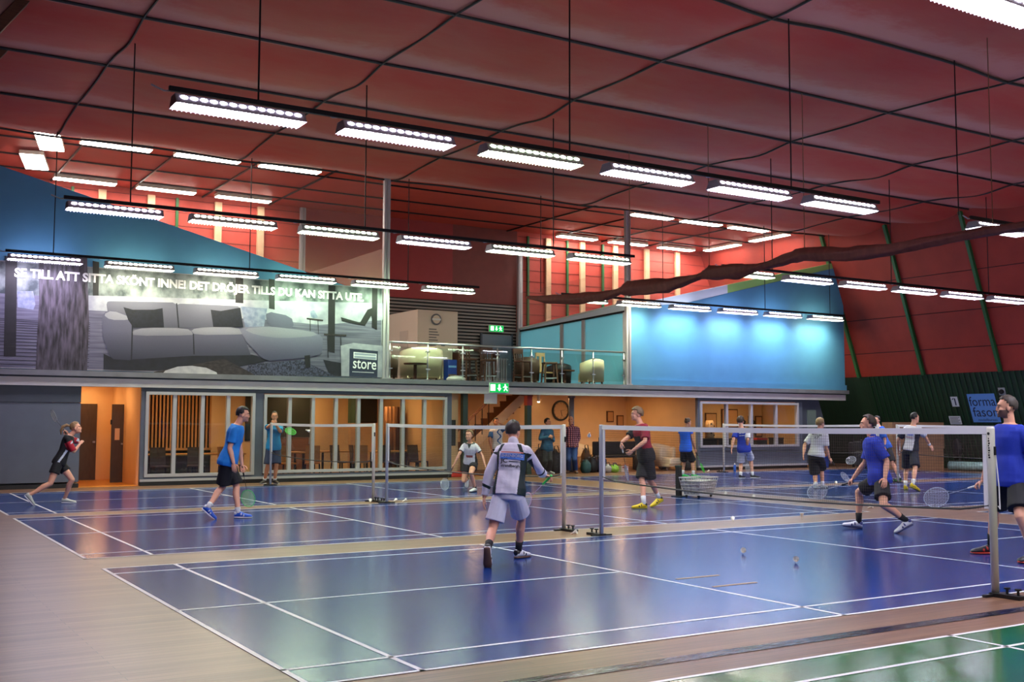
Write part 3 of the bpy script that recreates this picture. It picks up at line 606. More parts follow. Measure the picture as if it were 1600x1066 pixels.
# cyan glass partition between gallery and right room
M_cyan = see_through('cyan filmed glass', (160, 228, 244), .9, .3, 'FILM')
gpn = empty('glass_partition', (18.95, YB+.1, 2.74), label='cyan glass partition closing the right side of the gallery', cat='glass partition')
L = 6.5
def zt(t): return 5.14-2.74-.2*t/L
ys = [0, 2.3, 3.6, 6.5]
for a, b in zip(ys[:-1], ys[1:]):
    MB().add([(0, a+.06, .05), (0, b-.06, .05), (0, b-.06, zt(b)), (0, a+.06, zt(a)), (.012, a+.06, .05), (.012, b-.06, .05), (.012, b-.06, zt(b)), (.012, a+.06, zt(a))], [(0, 1, 2, 3), (7, 6, 5, 4), (3, 2, 6, 7), (0, 4, 5, 1), (1, 5, 6, 2), (0, 3, 7, 4)]).build('pane', M_cyan, gpn)
for t in ys: MB().box(-.04, .05, t-.09, t+.09, 0, zt(t)).build('upright', M_frame, gpn)
MB().bar((0, 0, zt(0)+.02), (0, L, zt(L)+.02), .08, .06).build('top_rail', M_darkmetal, gpn)
MB().add([(-.02, 0, zt(0)+.05), (-.02, L, zt(L)+.05), (-.02, L, zt(L)+.1), (-.02, 0, zt(0)+.28)], [(0, 1, 2, 3)]).build('white_wedge', mat('pale blue strip', (206, 222, 240)), gpn)
MB().bar((-.03, 0, zt(0)+.3), (-.03, L, zt(L)+.12), .06, .04).build('white_cap', M_white, gpn)
tag(MB().box(19.1, 29, 27.7, 27.8, 2.74, 4.9).build('wall_cyan_lower', mat('pale cyan wall', (150, 206, 224), .6)), 'cyan lower wall of the right upper room', kind='structure')

# fluorescents of the upper rooms
M_fl = emit('fluorescent panel', (255, 246, 232), ROOM_LAMP)
def ceiling_panel(x, y, rz, label, grp, z=8.62, l=1.75, w_=.36):
    t = empty('fluorescent_lamp', (x, y, z), rz, label, 'ceiling lamp', grp)
    MB().box(-l/2, l/2, -w_/2, w_/2, 0, .1).build('housing', mat('cream lamp housing', (222, 204, 186), .5), t); MB().box(-l/2+.02, l/2-.02, -w_/2+.015, w_/2-.015, -.02, 0).build('diffuser', M_fl, t)
    for sx in (-.5, .5): MB().box(sx-.015, sx+.015, -.02, .02, .1, .135).build('hanger', M_darkmetal, t)
OR = ('first', 'second', 'third', 'fourth', 'fifth', 'sixth')
for i, x in enumerate((3.3, 5.65, 7.95)): ceiling_panel(x, 22.35, 0, OR[i]+' fluorescent lamp of the front row above the furniture banner', 'fluorescents of the left upper room')
for i, x in enumerate((3.4, 5.75, 8.15)): ceiling_panel(x, 27.1, 0, OR[i]+' fluorescent lamp of the back row above the furniture banner', 'fluorescents of the left upper room')
ceiling_panel(1.75, 22.7, 1.35, 'short-on fluorescent lamp in the upper left corner, nearer one', 'fluorescents of the left upper room', 8.6, 1.8, .6); ceiling_panel(1.75, 25.2, 1.35, 'short-on fluorescent lamp in the upper left corner, farther one', 'fluorescents of the left upper room', 8.6, 1.8, .6)
for i, x in enumerate((20.9, 23.15, 25.4)): ceiling_panel(x, 22.45, 0, OR[i]+' fluorescent lamp of the front row above the right blue wall', 'fluorescents of the right upper room', 8.62)
for i, x in enumerate((21.3, 23.75, 26.2)): ceiling_panel(x-.05, 27.35, 0, OR[i]+' fluorescent lamp of the back row above the right blue wall', 'fluorescents of the right upper room', 8.62)
ceiling_panel(27.5, 26.1, 1.571, 'crosswise fluorescent lamp at the right end, farther one', 'fluorescents of the right upper room', 8.62, 1.9); ceiling_panel(27.4, 23.4, 1.571, 'crosswise fluorescent lamp at the right end, nearer one', 'fluorescents of the right upper room', 8.62, 1.9)

# ================================================================ hall batten lamps
M_house = mat('grey lamp housing', (150, 150, 160), .4); M_reflector = mat('lamp reflector', (190, 190, 200), .35)
TINT = {'p': ('purple-white', (240, 228, 255)), 'w': ('cool white', (240, 240, 255)), 'g': ('green-tinged', (224, 255, 204)), 'y': ('yellow-white', (255, 252, 214))}
LL, LW, LH = 1.6, .33, .13; SLOT = 28
def lamp_meshes():
    h = MB(); a, b = LL/2, LW/2; t = .09
    h.add([(-a, -b, 0), (a, -b, 0), (a, -t, LH), (-a, -t, LH), (-a, b, 0), (a, b, 0), (a, t, LH), (-a, t, LH)], [(0, 1, 2, 3), (4, 7, 6, 5), (3, 2, 6, 7)])
    h.add([(-a, -b, 0), (-a, -t, LH), (-a, t, LH), (-a, b, 0), (a, -b, 0), (a, -t, LH), (a, t, LH), (a, b, 0)], [(0, 1, 2, 3), (7, 6, 5, 4)])
    d = MB().quad((-a+.01, -b+.012, .015), (-a+.01, b-.012, .015), (a-.01, b-.012, .015), (a-.01, -b+.012, .015))
    s = MB()
    for k in range(13):
        cx = -a+.1+k*(LL-.2)/12
        for sg in (-1, 1):
            ring = []
            for q in range(8):
                an = 2*math.pi*q/8; u = .65+.17*math.sin(an); yy = b+(t-b)*u+.004; ring.append((cx+.046*math.cos(an), sg*yy, LH*u+.003))
            s.quad(*ring)
    l = MB()
    for k in range(29):
        x = -a+.03+k*(LL-.06)/28; l.add([(x, -b+.01, .012), (x, b-.01, .012), (x, b-.01, -.018), (x, -b+.01, -.018)], [(0, 1, 2, 3)])
    return h.mesh('housing'), d.mesh('diffuser'), s.mesh('light_slots'), l.mesh('louvre')
LM = lamp_meshes()
def batten_lamp(x, y, z, tint, label, grp, split=False):
    t = empty('batten_lamp', (x+LL/2, y, z), label=label, cat='lamp', group=grp)
    nm, c = TINT[tint]
    em = emit('lamp light '+nm, c, HALL_LAMP); es = emit('lamp slot light '+nm, c, SLOT)
    for n_, me, m in zip(('housing', 'diffuser', 'light_slots', 'louvre'), LM, (M_house, em, es, M_reflector)):
        if n_ == 'light_slots' and split:
            for k in range(26):
                me2 = MB().add([me.vertices[i].co for i in me.polygons[k].vertices], [tuple(range(8))]).mesh('light_slot'); link('light_slot', me2, m, t)
            continue
        me2 = me.copy(); o = link(n_, me2, m, t)
        if n_ in ('light_slots', 'louvre'): o['kind'] = 'stuff'
    return t
ROWNAME = ['row at the top right corner', 'nearest full row', 'middle row', 'far row along the balcony']
def lamp_row(r, x0, pitch, y, z, tints, where, n0=0, gap=None):
    for k, tc in enumerate(tints):
        if tc == '-': continue
        batten_lamp(x0+k*pitch, y, z, tc, '%s batten lamp, %s in %s, %s' % (TINT[tc][0], OR[k], ROWNAME[r], where), 'batten lamps of the '+ROWNAME[r], r == 1 and x0 < 5)
    xa, xb = x0-.05, x0+pitch*5+LL+.2
    t = empty('lamp_rail', (0, y, z+.2), label='black lamp rail on thin cables, %s, %s' % (ROWNAME[r], where), cat='lamp rail')
    MB().box(xa, xb, -.025, .025, -.03, .03).build('rail', M_darkmetal, t)
    for k, tc in enumerate(tints):
        if tc != '-': MB().tube([(x0+k*pitch+.1, .02, .0), (x0+k*pitch-.1, .02, -.03), (x0+k*pitch-.25, .02, .02)], .012, 5).build('power_lead', M_reflector, t)
    return t
LZ = [5.25, 5.3, 5.22, 5.27]
def cables(t, xs, y, z):
    for x in xs: MB().tube([(x, 0, 0), (x, 0, ceil_z(x, y)-z-.2)], .012, 6).build('cable', M_darkmetal, t)
LEFT, RIGHT = 'over the left courts', 'over the right courts'
t = lamp_row(0, .88, 2.11, -.6, LZ[0], 'pwpwww', 'over the green court'); cables(t, (1.65, 6.1, 10.55), -.6, LZ[0])
t = lamp_row(0, 15.7, 2.11, -.6, LZ[0], 'gwgwgw', RIGHT); cables(t, (17.0, 21.5, 25.9), -.6, LZ[0])
t = lamp_row(1, .72, 2.11, ROWS[1], LZ[1], 'ppgwpw', LEFT); cables(t, (1.75, 6.4, 10.9), ROWS[1], LZ[1])
t = lamp_row(2, .7, 2.1, ROWS[2], LZ[2], 'pygwgg', LEFT); cables(t, (1.75, 6.25, 10.75), ROWS[2], LZ[2])
t = lamp_row(3, .65, 2.125, ROWS[3], LZ[3], 'pyyggg', LEFT); cables(t, (1.62, 6.3, 10.8), ROWS[3], LZ[3])
t = lamp_row(1, 15.7, 2.11, ROWS[1], LZ[1], 'wpwwww', RIGHT); cables(t, (15.3, 21.5, 25.9), ROWS[1], LZ[1])
t = lamp_row(2, 15.75, 2.1, ROWS[2], LZ[2], 'gwwwpp', RIGHT); cables(t, (17.4, 21.9, 26.2), ROWS[2], LZ[2])
t = lamp_row(3, 16.0, 2.11, ROWS[3], LZ[3], 'gywpwy', RIGHT); cables(t, (15.2, 19.9, 24.4, 27.6), ROWS[3], LZ[3])
t = lamp_row(0, .7, 2.11, -7.4, 5.25, 'wwwwww', 'behind the viewpoint'); cables(t, (1.65, 6.1, 10.55), -7.4, 5.25)
t = lamp_row(0, 15.7, 2.11, -7.4, 5.25, 'gwgwgw', 'behind the viewpoint right'); cables(t, (17.0, 21.5, 25.9), -7.4, 5.25)

# ================================================================ furniture banner
ban = empty('furniture_banner', (0, YB, 0), label='wide printed banner of a grey sofa on a snowy deck', cat='banner')
BY = -.012
def layer(name, poly, m, k, smooth=0):
    """flat print piece: poly is (x,z) on the banner; k its order in front"""
    if smooth:
        n = len(poly); q = []
        for i in range(n):
            a, b = poly[i], poly[(i+1) % n]; q += [(a[0]*.78+b[0]*.22, a[1]*.78+b[1]*.22), (a[0]*.22+b[0]*.78, a[1]*.22+b[1]*.78)]
        poly = q
    return MB().add([(x, BY-.0012*k, z) for x, z in poly], [tuple(range(len(poly)))]).build(name, m, ban)
def pm(name, c1, c2, scale=6, stretch=(1, 1, 1), rough=.55, pos=(.35, .65), detail=6):
    c1 = tuple(v*.86 for v in c1); c2 = tuple(v*.86 for v in c2); m = bpy.data.materials.new(name); m.use_nodes = True; nt = m.node_tree; b = nt.nodes['Principled BSDF']; b.inputs['Roughness'].default_value = rough
    tc = nt.nodes.new('ShaderNodeTexCoord'); mp = nt.nodes.new('ShaderNodeMapping'); mp.inputs['Scale'].default_value = stretch
    n = nt.nodes.new('ShaderNodeTexNoise'); n.inputs['Scale'].default_value = scale; n.inputs['Detail'].default_value = detail; r = nt.nodes.new('ShaderNodeValToRGB')
    nt.links.new(tc.outputs['Object'], mp.inputs[0]); nt.links.new(mp.outputs[0], n.inputs['Vector']); nt.links.new(n.outputs['Fac'], r.inputs[0]); nt.links.new(r.outputs[0], b.inputs['Base Color'])
    r.color_ramp.elements[0].position, r.color_ramp.elements[1].position = pos; r.color_ramp.elements[0].color = lin(c1); r.color_ramp.elements[1].color = lin(c2)
    return m
def pz(name, c_low, c_high, z0, z1, fib=.12):
    """print that runs from one tone to another up the sheet, with a weave grain"""
    m = pm(name, (110, 110, 110), (146, 146, 146), 60); nt = m.node_tree; b = nt.nodes['Principled BSDF']; r = [x for x in nt.nodes if x.type == 'VALTORGB'][0]; tc = [x for x in nt.nodes if x.type == 'TEX_COORD'][0]
    sx = nt.nodes.new('ShaderNodeSeparateXYZ'); nt.links.new(tc.outputs['Object'], sx.inputs[0]); mr = nt.nodes.new('ShaderNodeMapRange'); mr.inputs[1].default_value = z0; mr.inputs[2].default_value = z1
    nt.links.new(sx.outputs[2], mr.inputs[0]); r2 = nt.nodes.new('ShaderNodeValToRGB'); r2.color_ramp.elements[0].color = lin([v*.86 for v in c_low]); r2.color_ramp.elements[1].color = lin([v*.86 for v in c_high]); nt.links.new(mr.outputs[0], r2.inputs[0])
    mx = nt.nodes.new('ShaderNodeMix'); mx.data_type = 'RGBA'; mx.blend_type = 'OVERLAY'; mx.inputs[0].default_value = .35; nt.links.new(r2.outputs[0], mx.inputs[6]); nt.links.new(r.outputs[0], mx.inputs[7]); nt.links.new(mx.outputs[2], b.inputs['Base Color'])
    return m
MB().box(-1.2, 10.32, -.012, .02, 2.81, 5.32).build('sheet', mat('banner backing', (150, 150, 160), .6), ban)
P_deck = pm('print deck boards', (84, 84, 108), (122, 120, 142), 2, (.4, 1, 9)); P_fol = pm('print frosty trees', (46, 60, 68), (150, 160, 164), 2.6, (1, 1, .8), pos=(.38, .6)); P_snow = pm('print snow', (150, 152, 172), (190, 192, 206), 3)
P_bark = pm('print bark', (10, 8, 16), (92, 84, 100), 4, (3.2, 1, .55), pos=(.36, .66)); P_dark = pm('print dark post', (12, 11, 20), (22, 20, 32), 4); P_navy = pm('print navy cushion', (10, 12, 26), (22, 25, 44), 12)
P_sofa = pz('print sofa front', (44, 46, 70), (104, 104, 132), 3.0, 3.8); P_back = pz('print sofa back', (74, 76, 100), (122, 122, 144), 3.7, 4.45); P_seat = pz('print sofa seat', (120, 120, 144), (164, 164, 184), 3.6, 3.9); P_chaise = pz('print chaise', (70, 70, 104), (140, 138, 168), 3.1, 3.9)
P_light = pm('print light cushion', (112, 122, 156), (150, 158, 184), 8); P_under = pm('print shade', (12, 13, 26), (24, 25, 44), 5); P_rug = pm('print rug', (22, 24, 46), (84, 86, 116), 26, pos=(.4, .6)); P_log = pm('print log table', (24, 18, 24), (64, 54, 58), 4, (2, 1, 6)); P_pouf = pm('print pouf', (186, 186, 200), (206, 206, 216), 8)
P_black = pm('print black', (4, 5, 10), (12, 13, 20), 5); P_white = mat('print white', (240, 240, 244), .5)
layer('deck', [(-1.2, 2.83), (10.3, 2.83), (10.3, 5.3), (-1.2, 5.3)], P_deck, 1)
layer('trees', [(-1.2, 4.55), (10.3, 4.52), (10.3, 5.3), (-1.2, 5.3)], P_fol, 2)
layer('snow_field', [(2.54, 4.62), (7.04, 4.77), (10.37, 4.90), (10.38, 4.43), (8.49, 4.20), (7.05, 4.26), (2.55, 4.26)], P_snow, 3)
for k in range(16):
    z = 2.9+k*.1-.002*k*k
    layer('deck_joint', [(-1.2, z), (2.6, z-.005), (2.6, z+.006), (-1.2, z+.011)], P_dark, 3.5)
layer('post', [(0.68, 5.43), (0.93, 5.45), (0.98, 3.09), (0.72, 3.08)], P_dark, 4)
layer('bench', [(0.96, 4.62), (1.30, 4.64), (1.36, 4.33), (1.32, 4.20), (0.98, 4.24)], P_light, 4)
layer('tree_trunk', [(1.39, 5.46), (2.48, 5.55), (2.51, 4.96), (2.57, 4.03), (2.56, 2.80), (1.42, 2.79), (1.42, 3.66), (1.44, 4.42)], P_bark, 5)
for q in ([(2.61, 5.47), (2.76, 5.45), (2.77, 4.63), (2.64, 4.62)], [(6.14, 5.38), (6.34, 5.38), (6.36, 4.66), (6.15, 4.66)], [(7.03, 5.35), (7.19, 5.34), (7.21, 4.54), (7.05, 4.56)], [(8.71, 5.29), (8.91, 5.29), (8.92, 3.45), (8.72, 3.49)], [(10.00, 5.31), (10.17, 5.30), (10.17, 4.14), (10.01, 4.20)]): layer('porch_post', q, P_dark, 5)
layer('sofa_back', [(2.96, 4.42), (2.98, 4.49), (3.04, 4.51), (4.55, 4.57), (4.65, 4.52), (4.74, 4.55), (5.74, 4.57), (6.22, 4.57), (6.29, 4.50), (6.30, 4.02), (3.61, 3.87), (3.54, 4.12), (2.99, 4.25)], P_back, 6)
layer('sofa_back_seam', [(4.63, 4.55), (4.66, 4.56), (4.73, 3.94), (4.70, 3.94)], P_navy, 7)
layer('sofa_arm', [(2.87, 4.15), (2.95, 4.25), (3.09, 4.29), (3.47, 4.20), (3.58, 4.10), (3.60, 3.99), (3.60, 3.16), (3.55, 3.08), (3.17, 3.09), (3.08, 3.15), (2.89, 3.65)], P_sofa, 8)
layer('arm_seam', [(3.57, 4.08), (3.60, 4.08), (3.60, 3.10), (3.57, 3.10)], P_navy, 9)
layer('sofa_arm_top', [(2.89, 4.17), (3.09, 4.29), (3.54, 4.14), (3.48, 4.07), (3.06, 4.05)], P_seat, 9, 1)
layer('sofa_base', [(3.55, 3.76), (5.08, 3.83), (6.34, 3.92), (6.59, 3.31), (5.07, 3.24), (3.58, 3.10)], P_sofa, 7)
layer('seat', [(3.59, 3.81), (3.87, 3.90), (4.92, 3.94), (5.08, 3.81), (5.05, 3.76), (3.61, 3.68)], P_seat, 9, 1)
layer('seat', [(5.02, 3.91), (5.37, 3.99), (6.24, 4.02), (6.38, 3.87), (6.33, 3.84), (5.12, 3.77)], P_seat, 9, 1)
layer('seat_seam', [(5.07, 3.80), (5.10, 3.80), (5.13, 3.28), (5.10, 3.28)], P_navy, 9)
layer('dark_cushion', [(3.36, 4.38), (3.59, 4.33), (4.09, 4.36), (4.30, 4.41), (4.35, 3.93), (3.61, 3.89), (3.48, 4.07)], P_navy, 10)
layer('dark_cushion', [(5.51, 4.44), (5.77, 4.42), (6.28, 4.54), (6.37, 4.04), (5.59, 4.00)], P_navy, 10)
layer('light_cushion', [(6.29, 4.57), (7.00, 4.56), (6.92, 4.05), (6.42, 4.04)], P_light, 11)
layer('chaise_arm', [(6.95, 4.49), (7.67, 4.39), (7.76, 4.09), (7.41, 4.02), (7.01, 4.14)], P_sofa, 9, 1)
layer('chaise', [(6.27, 3.97), (6.44, 4.04), (7.06, 4.09), (8.27, 4.01), (8.49, 3.92), (8.57, 3.82), (8.55, 3.47), (8.46, 3.38), (7.96, 3.28), (7.08, 3.18), (6.90, 3.24), (6.76, 3.37), (6.47, 3.64)], P_chaise, 12)
layer('chaise_top', [(6.34, 3.99), (7.06, 4.09), (8.27, 4.01), (8.45, 3.90), (7.41, 3.78), (6.72, 3.84)], P_seat, 13, 1)
layer('under_sofa', [(2.93, 3.22), (3.14, 3.12), (3.58, 3.10), (6.35, 3.37), (6.76, 3.30), (7.08, 3.18), (5.89, 2.91), (3.51, 2.83), (2.94, 2.84)], P_under, 6)
layer('sofa_leg', [(8.05, 3.35), (8.21, 3.37), (8.23, 3.04), (8.09, 3.02)], P_dark, 13)
layer('rug', [(6.53, 3.06), (7.96, 3.24), (8.97, 2.82), (6.40, 2.74)], P_rug, 7)
layer('log_table', [(4.13, 2.81), (5.89, 3.19), (6.60, 2.86), (6.74, 2.75), (4.13, 2.75)], P_log, 8)
layer('pouf', [(4.32, 2.74), (4.41, 2.85), (4.72, 2.96), (5.07, 2.99), (5.43, 2.95), (5.70, 2.84), (5.73, 2.76)], P_pouf, 9)
layer('lounge_chair', [(9.08, 4.44), (9.65, 4.32), (9.87, 4.69), (10.06, 4.77), (10.05, 4.63), (9.80, 4.24), (9.12, 4.33)], P_black, 9)
layer('chair_leg', [(9.97, 4.55), (10.03, 4.56), (10.17, 4.15), (10.11, 4.15)], P_black, 9)
for q in ([(8.10, 4.37), (8.58, 4.34), (8.56, 4.30), (8.10, 4.33)], [(8.60, 3.97), (9.25, 3.97), (9.25, 3.92), (8.60, 3.92)]): layer('side_table', q, P_log, 9)
for q in ([(8.19, 4.34), (8.21, 4.34), (8.22, 3.92), (8.20, 3.92)], [(8.41, 4.33), (8.43, 4.33), (8.45, 3.93), (8.44, 3.93)], [(8.69, 3.91), (8.71, 3.91), (8.74, 3.32), (8.72, 3.32)], [(9.08, 3.91), (9.10, 3.91), (9.11, 3.58), (9.09, 3.58)]): layer('table_leg', q, P_dark, 9)
layer('vase', [(8.19, 4.54), (8.30, 4.60), (8.37, 4.48), (8.43, 4.38), (8.23, 4.37)], P_light, 10, 1)
layer('deck_shadow', [(8.59, 3.26), (9.34, 3.15), (9.36, 2.83), (8.79, 2.82)], P_under, 6)
layer('logo_halo', [(9.09, 3.66), (9.46, 3.75), (10.35, 3.70), (10.36, 2.82), (9.12, 2.83)], P_snow, 12)
layer('logo_box', [(9.35, 3.59), (10.20, 3.55), (10.19, 2.82), (9.35, 2.83)], pm('print logo navy', (36, 46, 74), (44, 54, 84), 3), 14)
layer('logo_frame', [(9.47, 3.50), (10.16, 3.47), (10.16, 3.30), (9.47, 3.33)], P_white, 15); layer('logo_frame_fill', [(9.49, 3.48), (10.14, 3.46), (10.14, 3.31), (9.49, 3.34)], mat('print pale grey', (150, 158, 178), .5), 16); layer('logo_frame_bar', [(9.49, 3.42), (10.14, 3.40), (10.14, 3.38), (9.49, 3.40)], P_white, 17)
def banner_text(s, p0, p1, h, bold=0, k=18, name='slogan'):
    a = Vector((p0[0], BY-.0012*k, p0[1])); b = Vector((p1[0], BY-.0012*k, p1[1]))
    text(name, s, h/.7, P_white, ban, face_mtx(a, b-a, (0, 0, 1)), bold, .0006, width=(b-a).length)
banner_text('SE TILL ATT SITTA SKÖNT INNE! DET DRÖJER TILLS DU KAN SITTA UTE.', *[(0.88, 4.96), (9.75, 4.92)], .2, .012)
banner_text('store', *[(9.45, 3.06), (10.15, 3.03)], .3, .004, name='logo_text')
for k in range(18): layer('logo_small_mark', [(9.44+.036*k, 2.945-.0005*k), (9.465+.036*k, 2.945-.0005*k), (9.465+.036*k, 2.965-.0005*k), (9.44+.036*k, 2.965-.0005*k)], P_white, 18)

# ================================================================ exit signs
def exit_sign(x, y, z, w_, h, label):
    t = empty('exit_sign', (x, y, z), label=label, cat='exit sign'); g = emit('exit green glow', (12, 150, 66), 1.0, False); wv = emit('exit white glow', (220, 255, 230), 1.3, False)
    MB().box(-w_/2, w_/2, 0, .06, 0, h).build('case', M_white, t); MB().box(-w_/2+.01, w_/2-.01, -.006, 0, .012, h-.012).build('panel', g, t)
    f = -.009; s = h/.3
    MB().box(-.3*s, -.14*s, f, -.006, .06*s, .25*s).build('door_symbol', wv, t)
    MB().prism([(-.03*s, .25*s), (.03*s, .25*s), (.03*s, .14*s), (.07*s, .14*s), (0, .05*s), (-.07*s, .14*s), (-.03*s, .14*s)], 'y', f, -.006).build('arrow_symbol', wv, t)
    r = MB(); r.ell((.2*s, -.0075, .24*s), (.025*s, .002, .025*s), 8, 6); r.bar((.2*s, -.0075, .22*s), (.22*s, -.0075, .13*s), .045*s, .003, (0, 1, 0)); r.bar((.22*s, -.0075, .14*s), (.28*s, -.0075, .06*s), .03*s, .003, (0, 1, 0)); r.bar((.21*s, -.0075, .14*s), (.16*s, -.0075, .06*s), .03*s, .003, (0, 1, 0)); r.bar((.2*s, -.0075, .2*s), (.28*s, -.0075, .17*s), .025*s, .003, (0, 1, 0)); r.bar((.2*s, -.0075, .2*s), (.13*s, -.0075, .16*s), .025*s, .003, (0, 1, 0))
    r.build('running_figure', wv, t)
exit_sign(14.08, YB-.13, 2.45, .66, .3, 'green exit sign on the white balcony beam')
exit_sign(18.0, 27.9, 4.9, .62, .25, 'small green exit sign above the grey gallery door')
gd = empty('door_3', (17.4, 27.95, 2.74), kind='structure', label='grey door in the corner of the gallery'); MB().box(0, 1.25, -.05, .0, 0, 2.05).build('leaf', mat('grey blue door', (104, 116, 132), .5), gd); MB().box(1.1, 1.16, -.1, -.05, .95, 1.0).build('handle', M_steel, gd); MB().box(-.06, 0, -.06, .02, 0, 2.1).build('frame', M_greyd, gd); MB().box(1.25, 1.31, -.06, .02, 0, 2.1).build('frame', M_greyd, gd)

# ================================================================ gallery railing
rl = empty('glass_railing', (0, YB+.05, 2.79), label='glass railing with steel posts along the gallery edge', cat='railing')
px = [10.6, 11.79, 12.94, 14.12, 15.32, 16.44, 17.63, 18.84]
for x in px:
    MB().lathe([(.022, 0), (.022, 1.02)], 10, (x, 0, 0)).build('post', M_steel, rl, smooth=True); MB().lathe([(.06, 0), (.06, .02)], 12, (x, 0, 0)).build('foot_plate', M_steel, rl)
    for z in (.3, .8): MB().box(x-.07, x+.07, -.035, .015, z-.015, z+.015).build('glass_clamp', M_steel, rl)
for a, b in zip(px[:-1], px[1:]): MB().box(a+.04, b-.04, -.028, -.018, .1, .92).build('pane', M_glass, rl)
MB().tube([(10.5, 0, 1.04), (18.9, 0, 1.04)], .03, 10).build('handrail', M_steel, rl, smooth=True)

# ================================================================ gallery furniture
kk = empty('kiosk', (14.9, 25.6, 2.74), label='cream kiosk box with a round logo and a poster', cat='kiosk')
M_kiosk = mat('cream kiosk', (226, 208, 190), .6); z1 = 2.55
MB().box(-1.3, .2, 0, 2.2, 0, z1).build('body', M_kiosk, kk)
MB().box(-1.32, -1.3, .7, 1.3, .3, 1.9).build('side_panel', mat('kiosk side panel', (206, 190, 176), .6), kk)
c = MB().lathe([(.19, 0), (.19, .03), (.15, .035)], 24).build('logo_disc', mat('grey logo ring', (110, 110, 114), .5), kk); c.rotation_euler = (math.pi/2, 0, 0); c.location = (-.62, 0, 2.25)
c = MB().lathe([(.14, .036), (.14, .04)], 24).build('logo_face', M_kiosk, kk); c.rotation_euler = (math.pi/2, 0, 0); c.location = (-.62, 0, 2.25)
MB().box(-.78, -.46, -.045, -.036, 2.22, 2.28).build('logo_bar', M_white, kk)
for k in range(7): MB().box(-.88, -.6+.05*(k % 3), -.006, 0, 1.9-k*.09, 1.935-k*.09).build('poster_text', mat('grey print', (120, 112, 112), .6), kk)
MB().box(-.88, -.28, -.006, 0, .8, 1.18).build('poster_photo', mat('navy print', (44, 54, 92), .6, col2=(90, 90, 110), var=.4, vscale=5), kk); MB().box(-.42, -.28, -.007, 0, 1.18, 1.42).build('poster_photo', mat('navy print', (44, 54, 92)), kk)
M_stool = mat('dark brown bar stool', (84, 50, 38), .5, var=.15, vscale=5)
def bar_stool(x, y, rz, label, back=True, m=M_stool):
    t = empty('bar_stool', (x, y, 2.74), rz, label, 'bar stool', 'brown bar stools on the gallery')
    MB().box(-.21, .21, -.2, .2, .7, .76).build('seat', m, t, bevel=.015)
    for sx in (-1, 1):
        for sy in (-1, 1): MB().bar((sx*.17, sy*.16, .7), (sx*.22, sy*.21, 0), .045).build('leg', m, t)
    for sy in (-1, 1): MB().bar((-.2, sy*.19, .25), (.2, sy*.19, .25), .03).build('footrest', M_steel, t)
    for sx in (-1, 1): MB().bar((sx*.2, -.18, .3), (sx*.2, .18, .3), .03).build('stretcher', m, t)
    if back:
        for sx in (-1, 1): MB().bar((sx*.18, .18, .76), (sx*.19, .24, 1.12), .035).build('back_post', m, t)
        MB().box(-.21, .21, .2, .25, .98, 1.14).build('top_rail', m, t, bevel=.01)
        for k in range(3): MB().bar((-.09+.09*k, .19, .76), (-.09+.09*k, .225, 1.0), .03).build('back_slat', m, t)
bar_stool(13.6, 22.2, .1, 'brown bar stool leftmost of the pair beside the clothes pile'); bar_stool(14.35, 22.25, -.15, 'brown bar stool second of the pair beside the clothes pile')
bar_stool(15.55, 22.2, .2, 'brown bar stool in the middle of the gallery left of the barrel chair'); bar_stool(16.75, 22.5, -.3, 'brown bar stool with a pale chair behind it', False); bar_stool(15.6, 24.3, .6, 'brown bar stool farthest back in the gallery')
bt_ = empty('bar_table', (14.6, 23.3, 2.74), 0, 'high brown bar table behind the two bar stools', 'table'); MB().box(-.9, .7, -.3, .3, 1.05, 1.12).build('table_top', M_stool, bt_)
for sx in (-.8, .6): MB().box(sx-.04, sx+.04, -.2, .2, 0, 1.05).build('leg', M_stool, bt_)
rp = empty('radiator', (14.98, 22.8, 2.74), 0, 'grey ribbed radiator panel behind the railing', 'radiator')
for k in range(9): MB().box(-.4+k*.09, -.36+k*.09, 0, .05, .08, .85).build('fin', M_steel, rp)
MB().box(-.42, .42, .02, .04, .8, .84).build('header', M_steel, rp); MB().box(-.42, .42, .02, .04, .12, .16).build('header', M_steel, rp)
for sx in (-.38, .38): MB().box(sx-.02, sx+.02, 0, .05, 0, .1).build('foot', M_steel, rp)
tub_chair(12.3, 22.75, 2.74, 2.9, M_cream, 'large cream armchair at the left of the gallery with its back to the hall', 'cream armchairs on the gallery', 1.25, .95)
tub_chair(18.05, 22.0, 2.74, 3.1, M_cream, 'cream armchair at the right end of the gallery with its back to the hall', 'cream armchairs on the gallery', .78, .76)
M_cocoa = mat('cocoa leather', (86, 62, 54), .5)
tub_chair(16.2, 23.0, 2.74, 2.6, M_cocoa, 'brown barrel armchair behind the middle bar stool', None, .8, .8); tub_chair(17.9, 23.7, 2.74, 2.9, M_blk, 'black tub armchair in front of the cyan glass', None, .85, .68); tub_chair(10.95, 22.5, 2.74, 2.4, M_cocoa, 'brown armchair tucked beside the banner column', None, .8, .75)
def round_table(x, y, label):
    t = empty('side_table', (x, y, 2.74), 0, label, 'table'); MB().lathe([(.33, .5), (.34, .54)], 24).build('table_top', M_stool, t); MB().lathe([(.05, .02), (.05, .5)], 10).build('column', M_stool, t)
    for k in range(3): a = k*2.09; MB().bar((0, 0, .06), (.3*math.cos(a), .3*math.sin(a), .02), .05).build('foot', M_stool, t)
round_table(11.6, 21.75, 'low brown table beside the large cream armchair'); round_table(17.5, 22.75, 'low round table in front of the black tub armchair')
pc = empty('pale_chair', (17.05, 23.2, 2.74), .2, 'pale wooden chair behind the backless bar stool', 'chair'); M_pale = mat('pale beech', (206, 170, 126), .5)
MB().box(-.21, .21, -.2, .2, .44, .48).build('seat', M_pale, pc)
